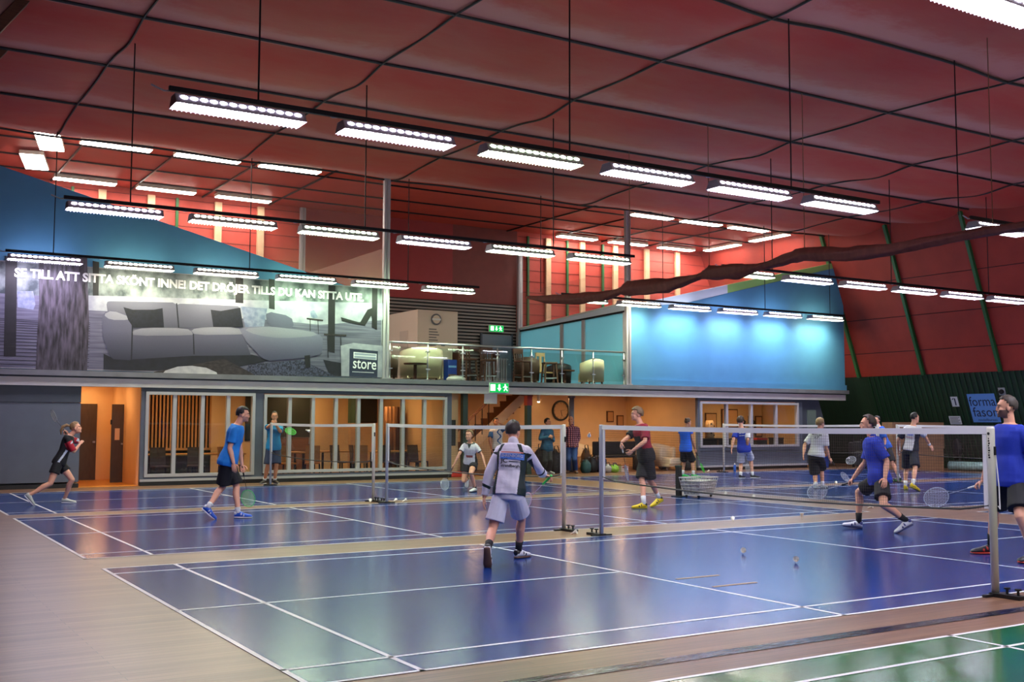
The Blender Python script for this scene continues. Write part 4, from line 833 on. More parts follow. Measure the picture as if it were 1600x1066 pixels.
for sx in (-1, 1):
    MB().bar((sx*.19, .19, 0), (sx*.19, .25, 1.1), .035).build('back_post', M_pale, pc); MB().bar((sx*.19, -.19, 0), (sx*.19, -.19, .44), .035).build('leg', M_pale, pc)
MB().box(-.2, .2, .22, .26, 1.0, 1.12).build('top_rail', M_pale, pc); MB().box(-.05, .05, .22, .25, .48, 1.0).build('splat', M_pale, pc)
bb = empty('blue_box', (13.15, 22.5, 2.74), .1, 'blue printed box beside the large cream armchair', 'box'); MB().box(-.16, .16, -.12, .12, 0, .72).build('body', mat('royal blue box', (30, 62, 150), .5), bb); MB().box(-.14, .14, -.123, -.12, .48, .54).build('print', mat('pale blue print', (120, 160, 220), .5), bb); MB().box(-.14, .14, -.123, -.12, .12, .28).build('label', mat('brown label', (130, 96, 76), .6), bb)
wp = empty('white_cabinet', (13.3, 23.4, 2.74), 0, 'white cabinet half behind the blue box', 'cabinet'); MB().box(-.25, .3, -.2, .3, 0, 1.15).build('body', M_kiosk, wp); MB().box(-.27, .32, -.22, .32, 1.15, 1.18).build('top', M_kiosk, wp); MB().box(-.2, .25, -.21, -.2, .1, 1.1).build('door', mat('kiosk side panel', (206, 190, 176)), wp)
bag(13.0, 21.85, .6, .4, .22, mat('white cloth heap', (206, 204, 206), .8), 'heap of white cloth on the gallery floor beside the blue box', .2, False, 2.74); bag(13.95, 22.85, .45, .4, .52, M_bag[0], 'black clothes pile behind the bar stools on the gallery', .1, False, 2.74)

# ================================================================ bunched curtain between the court columns
def drape():
    ctrl = [(19.79, 5.16, 0.08), (18.96, 5.03, 0.2), (17.4, 4.89, 0.27), (16.11, 4.84, 0.25), (15.48, 4.9, 0.14), (15.06, 4.93, 0.36), (13.63, 4.85, 0.32), (12.65, 4.92, 0.15), (12.38, 4.94, 0.14), (12.14, 4.98, 0.3), (11.21, 4.92, 0.31), (10.59, 4.92, 0.15), (10.32, 4.94, 0.16), (9.57, 5.03, 0.24), (9.27, 5.04, 0.25), (8.13, 4.88, 0.27), (7.12, 4.85, 0.22), (6.09, 4.87, 0.18), (5.01, 4.89, 0.15), (4.42, 4.88, 0.15), (3.0, 4.95, 0.2), (0, 4.95, 0.25)]
    n = 18; vs = []; ring = 0; R = random.Random(3); P = []
    for (y0, z0, h0), (y1, z1, h1) in zip(ctrl[:-1], ctrl[1:]):
        for k in range(6): t = k/6; P.append((y0+(y1-y0)*t, z0+(z1-z0)*t, h0+(h1-h0)*t))
    P.append(ctrl[-1])
    for i, (y, z, h) in enumerate(P):
        for j in range(n):
            a = 2*math.pi*j/n; f = 1+.15*math.sin(5*a+i*.35)+.09*math.sin(9*a-i*.6)+.05*math.sin(i*1.9+3*a)
            vs.append((14.2+.16*math.cos(a)*f*(.5+h), y, z+h/2*math.sin(a)*f))
    fs = [(i*n+j, i*n+(j+1) % n, (i+1)*n+(j+1) % n, (i+1)*n+j) for i in range(len(P)-1) for j in range(n)]+[tuple(range(n)), tuple((len(P)-1)*n+j for j in range(n))]
    t = empty('dividing_curtain', (0, 0, 0), label='bunched brown curtain slung across the hall between the courts', cat='curtain')
    MB().add(vs, fs).build('cloth', mat('brown red curtain cloth', (104, 52, 46), .8, var=.2, vscale=2, stretch=(1, 5, 1)), t, smooth=True)
    for y, z in ((15.06, 4.93), (12.14, 4.98), (9.27, 5.04), (5.0, 5.0)): MB().tube([(14.2, y, z), (14.2, y, 8.4)], .008, 5).build('cord', mat('tan cord', (120, 84, 60), .7), t)
drape()

# ================================================================ badminton nets and posts
M_post = mat('cream painted post', (222, 220, 206), .35); M_post2 = mat('grey painted post', (176, 178, 184), .35); M_mesh = mat('brown net string', (58, 44, 40), .8); M_tape = mat('white net tape', (236, 236, 238), .6)
def net_parts(width):
    g = MB(); y0, y1, z0, z1 = .06, width-.06, .79, 1.5; N = int((y1-y0)/.028); K = int((z1-z0)/.028)
    def dip(y): return -.022*math.sin(math.pi*y/width)
    def low(y): return z0+dip(y)*2-.03*math.sin(math.pi*y/width)
    for i in range(N+1):
        y = y0+(y1-y0)*i/N; r = .0009
        g.add([(-r, y-r, low(y)), (r, y-r, low(y)), (0, y+r, low(y)), (-r, y-r, z1+dip(y)), (r, y-r, z1+dip(y)), (0, y+r, z1+dip(y))], [(0, 1, 4, 3), (1, 2, 5, 4), (2, 0, 3, 5)])
    S = 12
    for k in range(K+1):
        for s in range(S):
            ya, yb = y0+(y1-y0)*s/S, y0+(y1-y0)*(s+1)/S; q = k/K; za = low(ya)+(z1+dip(ya)-low(ya))*q; zb = low(yb)+(z1+dip(yb)-low(yb))*q; r = .0009
            g.add([(-r, ya, za-r), (r, ya, za-r), (0, ya, za+r), (-r, yb, zb-r), (r, yb, zb-r), (0, yb, zb+r)], [(0, 1, 4, 3), (1, 2, 5, 4), (2, 0, 3, 5)])
    tp = MB()
    for s in range(24):
        ya, yb = .02+(width-.04)*s/24, .02+(width-.04)*(s+1)/24; za, zb = 1.495+dip(ya), 1.495+dip(yb)
        tp.add([(-.009, ya, za), (.009, ya, za), (.009, ya, za+.06), (-.009, ya, za+.06), (-.009, yb, zb), (.009, yb, zb), (.009, yb, zb+.06), (-.009, yb, zb+.06)], [(0, 1, 5, 4), (1, 2, 6, 5), (2, 3, 7, 6), (3, 0, 4, 7)])
    pts = [(0, y, low(y)+(.0 if .3 < y < width-.3 else .045*(1-min(y, width-y)/.3))) for y in np.linspace(.03, width-.03, 40)]
    bl = MB().tube(pts, .011, 6)
    sd = MB().box(-.008, .008, .035, .075, .8, 1.49); sd2 = MB().box(-.008, .008, width-.075, width-.035, .8, 1.49)
    return g.mesh('net_mesh'), tp.mesh('top_tape'), bl.mesh('bottom_cord'), sd.mesh('side_tape'), sd2.mesh('side_tape')
NP = net_parts(6.1)
for me, m in zip(NP, (M_mesh, M_tape, M_black, M_tape, M_tape)): me.materials.append(m)
def net(x, y, label):
    t = empty('badminton_net', (x, y, 0), label=label, cat='net', group='badminton nets')
    for me in NP:
        q = bpy.data.objects.new(me.name.split('.')[0], me); COL.objects.link(q); q.parent = t
def net_post(x, y, side, label, m=M_post, r=.03, mark=False):
    t = empty('net_post', (x, y, 0), label=label, cat='post', group='badminton net posts')
    MB().lathe([(r, .02), (r, 1.545), (r*.9, 1.56)], 18).build('tube', m, t, smooth=True)
    MB().box(-.06, .06, -.03, side*.28 if side > 0 else .03, .0, .035).build('base', M_black, t) if side > 0 else MB().box(-.06, .06, side*.28, .03, .0, .035).build('base', M_black, t)
    MB().box(-.17, .17, -.02, .02, 0, .025).build('cross_foot', M_black, t)
    for k in (.12, .23): MB().lathe([(.012, .03), (.012, .075), (.03, .08), (.03, .095)], 10, (0, side*k, 0)).build('clamp_knob', M_black, t)
    MB().box(-.012, .012, r*.9*side-.012, r*.9*side+.022, 1.3, 1.38).build('cord_cleat', M_black, t)
    if mark: MB().tube([(.02, side*.03, 1.33), (.03, side*.05, 1.0), (.02, side*.06, .8), (.0, side*.055, .83)], .006, 5).build('cord_end', M_tape, t)
    return t
CN = [(6.7, 0, 'near left court'), (6.7, 7.05, 'second left court'), (6.7, 13.8, 'far left court'), (21.75, 7.05, 'second right court'), (21.75, 13.8, 'far right court')]
for x, y, nm in CN:
    net(x, y, 'badminton net of the %s' % nm)
    net_post(x, y-.01, -1, 'net post at the near end of the net of the %s' % nm, M_post, .036 if y == 0 else .03, y == 0); net_post(x, y+6.11, 1, 'net post at the far end of the net of the %s' % nm, M_post2 if x < 10 else M_post)
pmk = [o for o in bpy.data.objects if o.name.startswith('net_post')][0]
for k in range(9): MB().box(-.0375, -.03, -.012+.004*(k % 3), .004+.003*(k % 2), 1.27+.022*k, 1.285+.022*k).build('print_mark', M_black, pmk)
MB().ell((-.036, 0, 1.5), (.004, .014, .014), 10, 6).build('print_emblem', M_black, pmk)

# ================================================================ shuttlecocks
M_feather = mat('white feather', (238, 236, 228), .6); M_cork = mat('cork tip', (226, 216, 196), .5)
def shuttle_meshes():
    f = MB(); n = 16
    for k in range(n):
        a = 2*math.pi*k/n; b = a+.44; c = (a+b)/2
        f.add([(.013*math.cos(a), .013*math.sin(a), .02), (.013*math.cos(b), .013*math.sin(b), .02), (.034*math.cos(b), .034*math.sin(b), .078), (.0345*math.cos(c), .0345*math.sin(c), .086), (.034*math.cos(a), .034*math.sin(a), .078)], [(0, 1, 2, 3, 4)])
    c_ = MB().lathe([(.004, -.012), (.011, -.008), (.0135, 0), (.0135, .012), (.012, .02)], 12)
    th = MB().tube([(.0205*math.cos(k*.524), .0205*math.sin(k*.524), .04) for k in range(13)], .0012, 4)
    return f.mesh('feathers'), c_.mesh('cork'), th.mesh('thread')
SM = shuttle_meshes()
for me, m in zip(SM, (M_feather, M_cork, M_feather)): me.materials.append(m)
def shuttle(x, y, z, rx, rz, label, s=1.0, grp='shuttlecocks on the floor'):
    t = empty('shuttlecock', (x, y, z), 0, label, 'shuttlecock', grp); t.rotation_euler = (rx, 0, rz); t.scale = (s, s, s)
    for me in SM:
        q = bpy.data.objects.new(me.name.split('.')[0], me); COL.objects.link(q); q.parent = t
LY = 1.15
for a in ((9.91, 6.88, .016, LY, -.6+3.1, 'shuttlecock on the wood strip right of the near net post'), (11.24, 6.66, .014, 0, 0, 'shuttlecock standing on its cork on the wood strip'), (6.96, 3.57, .022, LY, -.7, 'shuttlecock on the blue court, left of the two lying near the net'), (6.88, 2.63, .022, LY, -.8, 'shuttlecock on the blue court, right of the two lying near the net'), (14.03, 10.66, .016, LY, 2.2, 'shuttlecock on bare wood under the net, beside the wire basket'), (13.96, 7.58, .016, LY, .5, 'shuttlecock on bare wood behind the lunging man\'s knee'),
          (6.96, 13.38, .016, LY, 2.0, 'left one of two shuttlecocks beside the far post foot'), (7.12, 13.3, .016, LY, 1.2, 'right one of two shuttlecocks beside the far post foot'), (6.44, 6.47, .016, LY, .6, 'shuttlecock between the two near net post feet'), (21.41, 20.33, .016, LY, 1.4, 'shuttlecock by the skirting left of the far right post'), (19.71, 13.46, .016, LY, 2.5, 'shuttlecock on the wood strip right of the blond player'), (14.19, 11.72, .016, LY, 1.9, 'shuttlecock on bare wood just right of the basket'), (6.5, 13.5, .016, LY, 2.6, 'shuttlecock at the foot of the far left post')):
    shuttle(*a)
shuttle(8.94, 9.50, 1.40, 2.2, 2.6, 'white shuttlecock flying in front of the orange foyer wall', 1.0, 'shuttlecocks in the air')
shuttle(6.11, 16.00, 1.41, 1.9, 1.2, 'white shuttlecock flying in front of the long window', 1.0, 'shuttlecocks in the air')
shuttle(23.01, 16.00, 0.54, 1.2, .4, 'white shuttlecock flying low right of the blond player', 1.0, 'shuttlecocks in the air')

# ================================================================ things along the hall edge
bk = empty('shuttle_basket', (13.3, 11.55, 0), .3, 'white wire basket of shuttlecocks on the bare wood', 'basket')
M_wire = mat('white wire', (208, 206, 206), .5); w0, d0, w1, d1 = .3, .2, .38, .25
for k in range(6):
    q = k/5; z = .06+.36*q; a, b = w0+(w1-w0)*q, d0+(d1-d0)*q; MB().tube([(-a, -b, z), (a, -b, z), (a, b, z), (-a, b, z), (-a, -b, z)], .008 if k < 5 else .014, 6).build('wire_ring', M_wire, bk)
for sx in np.linspace(-1, 1, 9):
    for sy in (-1, 1): MB().bar((sx*w0, sy*d0, .06), (sx*w1, sy*d1, .42), .008).build('wire', M_wire, bk)
for sy in np.linspace(-1, 1, 6)[1:-1]:
    for sx in (-1, 1): MB().bar((sx*w0, sy*d0, .06), (sx*w1, sy*d1, .42), .008).build('wire', M_wire, bk)
MB().box(-w0, w0, -d0, d0, .05, .065).build('bottom', M_wire, bk); MB().add([(-w0*.95, -d0*.95, .07), (w0*.95, -d0*.95, .07), (w0*.95, d0*.95, .07), (-w0*.95, d0*.95, .07), (-w1*.93, -d1*.93, .36), (w1*.93, -d1*.93, .36), (w1*.93, d1*.93, .36), (-w1*.93, d1*.93, .36)], [(0, 3, 2, 1), (4, 5, 6, 7), (0, 1, 5, 4), (1, 2, 6, 5), (2, 3, 7, 6), (3, 0, 4, 7)]).build('shuttle_fill', mat('heap of shuttles', (190, 186, 186), .7, var=.3, vscale=14, bump=.8, bscale=18), bk)
for sx in (-.25, .25):
    for sy in (-.15, .15): MB().ell((sx, sy, .03), (.03, .03, .03), 10, 6).build('castor', M_black, bk)
bs = empty('machine_stand', (13.0, 11.85, 0), .3, 'narrow dark upright stand beside the wire basket', 'stand'); MB().box(-.05, .05, -.05, .05, .02, .66).build('upright', M_bag[0], bs); MB().box(-.12, .12, -.12, .12, 0, .02).build('foot', M_bag[0], bs); MB().box(-.055, .055, -.055, .055, .64, .67).build('cap', pg, bs)
wbt = empty('water_bottle', (22.25, 19.95, 0), 0, 'blue water bottle at the foot of the far right net post', 'bottle'); MB().lathe([(.04, 0), (.045, .02), (.045, .2), (.02, .24)], 14).build('body', mat('blue bottle', (28, 92, 190), .3), wbt, smooth=True); MB().lathe([(.022, .235), (.022, .27), (.01, .29)], 12).build('cap', M_white, wbt)
def carton(x, y, z, w_, d, h, rz, label):
    t = empty('cardboard_carton', (x, y, z), rz, label, 'carton', 'large cartons by the green wall'); MB().box(-w_/2, w_/2, -d/2, d/2, 0, h).build('body', mat('brown cardboard', (150, 112, 78), .75, var=.08, vscale=3), t); MB().box(-w_/2-.002, w_/2+.002, -.04, .04, h-.2, h+.003).build('tape', mat('carton tape', (126, 90, 60), .5), t)
carton(29.2, 18.5, 0, 1.75, .9, .72, -.5, 'large brown carton at the bottom of the stack by the green wall'); carton(29.2, 18.5, .725, 1.8, .92, .9, -.5, 'large brown carton on top of the stack by the green wall')
fn = empty('round_fan', (30.3, 17.55, 0), .9, 'dark round floor fan with a blue disc beside the cartons', 'fan'); f_ = MB().lathe([(.32, -.08), (.36, 0), (.32, .08)], 24).build('drum', M_bag[0], fn, smooth=True); f_.rotation_euler = (math.pi/2, 0, 0); f_.location = (0, 0, .72); f_ = MB().lathe([(.22, .08), (.22, .1)], 20).build('disc', mat('blue disc', (60, 120, 170), .4), fn); f_.rotation_euler = (math.pi/2, 0, 0); f_.location = (0, 0, .72)
for sx in (-.25, .25): MB().bar((sx, 0, .72), (sx*1.2, 0, .02), .04).build('leg', M_bag[0], fn)
for k in range(5): r_ = MB().tube([(.3*math.cos(a), -.1, .72+.3*math.sin(a)) for a in (k*.628, k*.628+math.pi)], .005, 4).build('grille_bar', M_steel, fn)
rt = empty('rolled_tube', (29.9, 15.5, 0), 0, 'long clear plastic roll lying along the green wall', 'roll'); MB().tube([(-.1, 2.0, .16), (.4, -.6, .16)], .15, 16).build('roll', mat('shiny plastic roll', (150, 186, 186), .2, var=.3, vscale=9), rt, smooth=True); MB().tube([(-.1, 2.0, .16), (-.107, 2.04, .16)], .06, 10).build('core', M_brown, rt)
# signs on the leaning wall
def wall_sign(name, y, z, w_, h, m, label, cat='sign'):
    t = empty(name, (RX(z)-.06, y, z), label=label, cat=cat); up = Vector((-.367, 0, 1)).normalized()
    t.matrix_world = face_mtx((RX(z)-.06, y, z), (0, -1, 0), up); MB().box(-w_/2, w_/2, -h/2, h/2, -.01, .0).build('sheet', m, t); return t
I4 = Matrix.Identity(4)
M_paper = mat('white notice', (200, 206, 216), .6); M_ink = mat('navy ink', (16, 26, 66), .6)
s1 = wall_sign('number_sign', 17.59, 2.34, .27, .36, M_paper, 'white sign with the figure 1 on the green wall'); text('number', '1', .36, M_ink, s1, Matrix.Translation((-.07, -.13, .001)), .006, .001); MB().bar((-.02, .125, .002), (-.085, .075, .002), .03, .003, (0, 0, 1)).build('number_flag', M_ink, s1)
s2 = wall_sign('notice_sheet', 17.76, 1.70, .46, .3, M_paper, 'white typed notice below the figure 1 on the green wall')
for k in range(5): MB().box(-.19, .19-.06*(k % 2), .1-.05*k-.008, .1-.05*k+.008, .0, .002).build('text_line', M_ink, s2)
s3 = wall_sign('sponsor_board', 16.54, 2.11, 1.04, 1.02, mat('sky blue board', (92, 142, 214), .5), 'blue sponsor board with dark lettering on the green wall')
text('lettering', 'forma', .48, M_ink, s3, Matrix.Translation((-.49, .08, .001)), 0, .001, width=.98); text('lettering', 'fason', .48, M_ink, s3, Matrix.Translation((-.44, -.3, .001)), 0, .001, width=.94); text('small_lettering', 'modellbureau', .12, M_ink, s3, Matrix.Translation((-.3, -.46, .001)), 0, .001, width=.7)
s4 = wall_sign('wall_speaker', 15.71, 2.65, .24, .26, mat('grey speaker box', (150, 156, 160), .5), 'small grey box camera above the blue sponsor board', 'speaker'); o = MB().lathe([(.08, 0), (.08, .06), (.06, .07)], 14).build('lens', M_black, s4); MB().box(-.1, .1, -.11, .11, -.12, -.01).build('housing', mat('grey speaker box', (150, 156, 160)), s4)
for i, (y, z) in enumerate(((20.9, .9), (20.3, .95), (19.9, .6))):
    t = empty('folded_trolley', (29.2-.5*i, y, 0), .3*i, ('leftmost', 'middle', 'rightmost')[i]+' dark folded trolley in the shadow by the right wall', 'trolley', 'dark trolleys'); MB().box(-.3, .3, -.2, .2, .1, z).build('body', M_bag[0], t, bevel=.05); MB().tube([(-.25, 0, z), (-.25, 0, z+.4), (.25, 0, z+.4), (.25, 0, z)], .02, 6).build('handle', M_darkmetal, t)
    for sx in (-.25, .25): MB().lathe([(.05, 0), (.05, .1)], 10, (sx, 0, 0)).build('wheel', M_black, t)
bc = empty('blue_crate', (27.3, 21.0, 0), 0, 'blue crate with an orange label behind the blond player', 'crate'); MB().box(-.25, .25, -.2, .2, 0, .75).build('body', mat('royal blue box', (30, 62, 150)), bc); MB().box(-.1, .15, -.205, -.2, .4, .6).build('label', mat('orange label', (200, 130, 60), .6), bc); MB().box(-.27, .27, -.22, .22, .7, .76).build('rim', mat('royal blue box', (30, 62, 150)), bc)

# ================================================================ people
def smoothcol(name, c, rough=.75, **k): return mat(name, c, rough, **k)
SKIN = mat('skin', (224, 164, 134), .5, var=.06, vscale=9); SKIN2 = mat('tanned skin', (200, 140, 108), .5, var=.06, vscale=9)
def frame_from(up, left):
    up = up.normalized(); left = (left-up*left.dot(up)).normalized(); return left, left.cross(up).normalized(), up      # left, forward, up
class Skin:
    """collects closed lofts that are fused into one surface"""
    def __init__(s): s.m = MB()
    def loft(s, rings, n=20):
        """rings: (centre, x axis, y axis, rx, ry)"""
        vs = []
        for c, x, y, rx, ry in rings:
            for k in range(n):
                a = 2*math.pi*k/n; ca, sa = math.cos(a), math.sin(a); q = 1/(abs(ca)**2.4+abs(sa)**2.4)**(1/2.4); vs.append(c+x*rx*ca*q+y*ry*sa*q)
        m = len(rings); fs = [(i*n+k, i*n+(k+1) % n, (i+1)*n+(k+1) % n, (i+1)*n+k) for i in range(m-1) for k in range(n)]+[tuple(range(n-1, -1, -1)), tuple((m-1)*n+k for k in range(n))]
        s.m.add(vs, fs)
    def limb(s, pts, rad, n=14):
        """tapered tube with rounded ends through points"""
        pts = [Vector(p) for p in pts]; P, R = [], []
        for i in range(len(pts)-1):
            st = 5
            for k in range(st): P.append(pts[i].lerp(pts[i+1], k/st)); R.append(rad[i]+(rad[i+1]-rad[i])*k/st)
        P.append(pts[-1]); R.append(rad[-1])
        d0 = (P[1]-P[0]).normalized(); d1 = (P[-1]-P[-2]).normalized()
        P = [P[0]-d0*R[0]*.9, P[0]-d0*R[0]*.5]+P+[P[-1]+d1*R[-1]*.5, P[-1]+d1*R[-1]*.9]; R = [R[0]*.35, R[0]*.85]+R+[R[-1]*.85, R[-1]*.35]
        s.m.tube(P, R, n)
    def leg_cloth(s, pts, rad, n=18):
        """cloth tube with a flat hem at its end"""
        pts = [Vector(p) for p in pts]; P, R = [], []
        for i in range(len(pts)-1):
            for k in range(4): P.append(pts[i].lerp(pts[i+1], k/4)); R.append(rad[i]+(rad[i+1]-rad[i])*k/4)
        P.append(pts[-1]); R.append(rad[-1]); d0 = (P[1]-P[0]).normalized()
        s.m.tube([P[0]-d0*R[0]*.8, P[0]-d0*R[0]*.4]+P, [R[0]*.4, R[0]*.85]+R, n)
    def fuse(s, voxel, smooth=4):
        me = s.m.mesh('fuse'); o = bpy.data.objects.new('fuse', me); COL.objects.link(o)
        r = o.modifiers.new('r', 'REMESH'); r.mode = 'VOXEL'; r.voxel_size = voxel; r.use_smooth_shade = True
        sm = o.modifiers.new('s', 'SMOOTH'); sm.factor = .5; sm.iterations = smooth
        dg = bpy.context.evaluated_depsgraph_get(); out = bpy.data.meshes.new_from_object(o.evaluated_get(dg))
        bpy.data.objects.remove(o); bpy.data.meshes.remove(me); return out
def vcoords(me):
    a = np.empty(len(me.vertices)*3); me.vertices.foreach_get('co', a); return a.reshape(-1, 3)
def folds(me, amp, seed=0, f=22):
    co = vcoords(me); nr = np.empty(len(me.vertices)*3); me.vertices.foreach_get('normal', nr); nr = nr.reshape(-1, 3)
    x, y, z = co.T; ph = seed*1.7
    w = np.sin(f*(z+.35*x)+ph+2*np.sin(5*x+ph)+1.5*np.sin(6*y))*.5+np.sin(f*.6*(z-.5*y)+ph*2+2.2*np.sin(4*(x+y)))*.5+.35*np.sin(f*1.9*(x+.6*z)+ph)
    co = co+nr*(w*amp)[:, None]; me.vertices.foreach_set('co', co.ravel())
def zones(me, mats, fn):
    """fn(centres)->material index per face"""
    n = len(me.polygons); c = np.empty(n*3); me.polygons.foreach_get('center', c); idx = fn(c.reshape(-1, 3)).astype(np.int32)
    for m in mats: me.materials.append(m)
    me.polygons.foreach_set('material_index', idx); me.update()
def hand_mesh(mb, wrist, d, n, s, side, curl):
    """five fingers and palm; d: along the hand, n: palm normal, side: +1 thumb on +(d x n)"""
    d = d.normalized(); n = (n-d*n.dot(d)).normalized(); l = d.cross(n)*side
    mb.ell(wrist+d*.05*s, (.041*s, .055*s, .017*s), 12, 8, Matrix((l, d, n)).transposed())
    for k, (off, ln, fw) in enumerate(((.031, .068, 0), (.0105, .078, .004), (-.010, .072, .002), (-.030, .056, -.004))):
        p = wrist+d*(.088+fw)*s+l*off*s; dr = (d+l*off*1.5).normalized(); P = [p-dr*.02*s, p]; a = 0
        for seg, c_ in ((.45, .55), (.3, 1.0), (.25, .8)):
            a += curl*c_; P.append(P[-1]+(dr*math.cos(a)+n*math.sin(a))*ln*seg*s)
        mb.tube(P, [.0095*s, .0095*s, .009*s, .0082*s, .006*s], 8)
    t0 = wrist+d*.025*s+l*.028*s; t1 = t0+(l*.8+d*.6+n*.25*curl).normalized()*.04*s; t2 = t1+(d*.9+l*.25+n*.9*curl).normalized()*.034*s; t3 = t2+(d*.9-l*.2+n*1.2*curl).normalized()*.026*s
    mb.tube([t0, t1, t2, t3], [.014*s, .0115*s, .010*s, .007*s], 8)
def head_parts(root, sk, H, look, s, hair, skin, female=False):
    """adds head volumes to the body skin; returns function making face and hair parts"""
    left, fwd, up = look
    R = Matrix((left, fwd, up)).transposed()
    def pt(x, y, z): return H+(left*x+fwd*y+up*z)*s
    def e(c, r, n=16, m=12): sk.m.ell(pt(*c), tuple(v*s for v in r), n, m, R)
    e((0, -.012, .022), (.076, .096, .098)); e((0, .018, -.045), (.062, .072, .078)); e((0, .035, -.082), (.044, .05, .036))          # skull, face, jaw
    e((0, .072, .03), (.052, .022, .018)); e((0, .092, -.014), (.011, .018, .03)); e((0, .101, -.035), (.0135, .014, .011))           # brow, nose bridge, tip
    e((0, .086, -.066), (.024, .012, .012)); e((0, .082, -.1), (.022, .016, .016))                                                        # lips, chin
    for q in (-1, 1):
        e((q*.078, -.012, -.018), (.009, .022, .034), 10, 8); e((q*.038, .06, -.032), (.024, .02, .022), 10, 8)
    def finish():
        for q in (-1, 1):
            m = MB().ell(pt(q*.03, .079, .001), (.0105*s, .007*s, .0055*s), 10, 8, R); eye = m.build('eye', mat('eye white', (222, 216, 210), .3), root, True)
            MB().ell(pt(q*.03, .0855, .001), (.0055*s, .004*s, .0055*s), 8, 6, R).build('iris', mat('dark iris', (40, 30, 26), .3), eye, True)
            m = MB().tube([pt(q*.012, .094, .02), pt(q*.03, .092, .026), pt(q*.05, .076, .02)], .004*s, 6); m.build('eyebrow', hair['mat'], root, True)
        MB().tube([pt(-.023, .088, -.068), pt(-.01, .098, -.066), pt(.01, .098, -.066), pt(.023, .088, -.068)], .0042*s, 6).build('mouth', mat('lips', (160, 92, 86), .5), root, True)
        if hair.get('bald'): return
        n, mm = 26, 18; vs = []; keep = []; th = hair.get('thick', .012); rr = random.Random(4)
        for i in range(mm+1):
            t = math.pi*i/mm
            for k in range(n):
                a = 2*math.pi*k/n; x, y, z = math.sin(t)*math.cos(a), math.sin(t)*math.sin(a), math.cos(t); g = 1+.035*math.sin(7*a+3*t)+.03*rr.uniform(-1, 1)
                vs.append(pt(x*(.076+th)*g, -.014+y*(.097+th)*g, .026+z*(.098+th)*g)); fr = y; line = hair.get('line', .55)
                keep.append(z > line if fr > .5 else (z > line-.75*(.5-fr)/.35 if fr > .15 else (z > -.2 if fr > -.3 else z > hair.get('nape', -.5))))
        fs = [(i*n+k, (i+1)*n+k, (i+1)*n+(k+1) % n, i*n+(k+1) % n) for i in range(mm) for k in range(n)]
        fs = [f for f in fs if all(keep[v] for v in f)]
        m = MB().add(vs, fs); me = m.mesh('hair'); o = link('hair', me, hair['mat'], root, True); md = o.modifiers.new('solid', 'SOLIDIFY'); md.thickness = .012*s; md.offset = -1
        if 'tail' in hair:
            P = [pt(*q) for q in hair['tail']]; MB().tube(P, [.02*s, .034*s, .036*s, .026*s, .008*s][:len(P)], 10).build('ponytail', hair['mat'], root, True)
        if 'bun' in hair: MB().ell(pt(*hair['bun']), (.032*s, .03*s, .03*s), 12, 8).build('hair_bun', hair['mat'], root, True)
    return finish
def shoe(root, heel, d, up, s, cols, L=.285):
    """running shoe: upper, sole and laces; heel is the back of the sole on the ground"""
    d = d.normalized(); up = (up-d*up.dot(d)).normalized(); l = up.cross(d); L *= s
    def ring(t, w_, z0, z1, n=14): return [heel+d*L*t+l*w_*s*math.cos(2*math.pi*k/n)+up*((z0+z1)/2+(z1-z0)/2*math.sin(2*math.pi*k/n))*s for k in range(n)]
    def loft(rs):
        n = len(rs[0]); vs = [v for r in rs for v in r]; return MB().add(vs, [(i*n+k, i*n+(k+1) % n, (i+1)*n+(k+1) % n, (i+1)*n+k) for i in range(len(rs)-1) for k in range(n)]+[tuple(range(n-1, -1, -1)), tuple((len(rs)-1)*n+k for k in range(n))])
    u = loft([ring(.0, .02, .03, .08), ring(.02, .036, .02, .115), ring(.15, .042, .02, .118), ring(.3, .044, .02, .116), ring(.45, .046, .018, .1), ring(.58, .049, .016, .084), ring(.75, .051, .014, .07), ring(.9, .043, .012, .062), ring(.98, .028, .012, .05), ring(1.01, .01, .018, .036)]).build('shoe', cols[0], root, True)
    loft([ring(-.01, .022, .004, .03), ring(.02, .038, 0, .034), ring(.3, .041, 0, .03), ring(.5, .046, 0, .028), ring(.72, .053, 0, .026), ring(.9, .044, .004, .028), ring(1.015, .014, .012, .03)]).build('sole', cols[1], u, True)
    if len(cols) > 2:
        m = MB()
        for k in range(4):
            t = .36+.09*k; m.tube([heel+d*L*t+l*.03*s*q+up*(.098-.014*k-.012*abs(q))*s for q in (-1, -.4, .4, 1)], .0045*s, 5)
        o = m.build('laces', cols[2], u, True); o['kind'] = 'stuff'
    if len(cols) > 3:
        loft([ring(-.005, .03, .04, .1), ring(.02, .038, .04, .112), ring(.1, .0435, .04, .119), ring(.16, .0435, .05, .1195)]).build('heel_cap', cols[3], u, True)
        loft([ring(.5, .0495, .02, .08), ring(.53, .05, .02, .085), ring(.58, .0505, .02, .08)]).build('side_stripe', cols[3], u, True)
        loft([ring(.36, .0465, .03, .1), ring(.39, .047, .03, .102), ring(.43, .0475, .03, .1)]).build('side_stripe', cols[3], u, True)
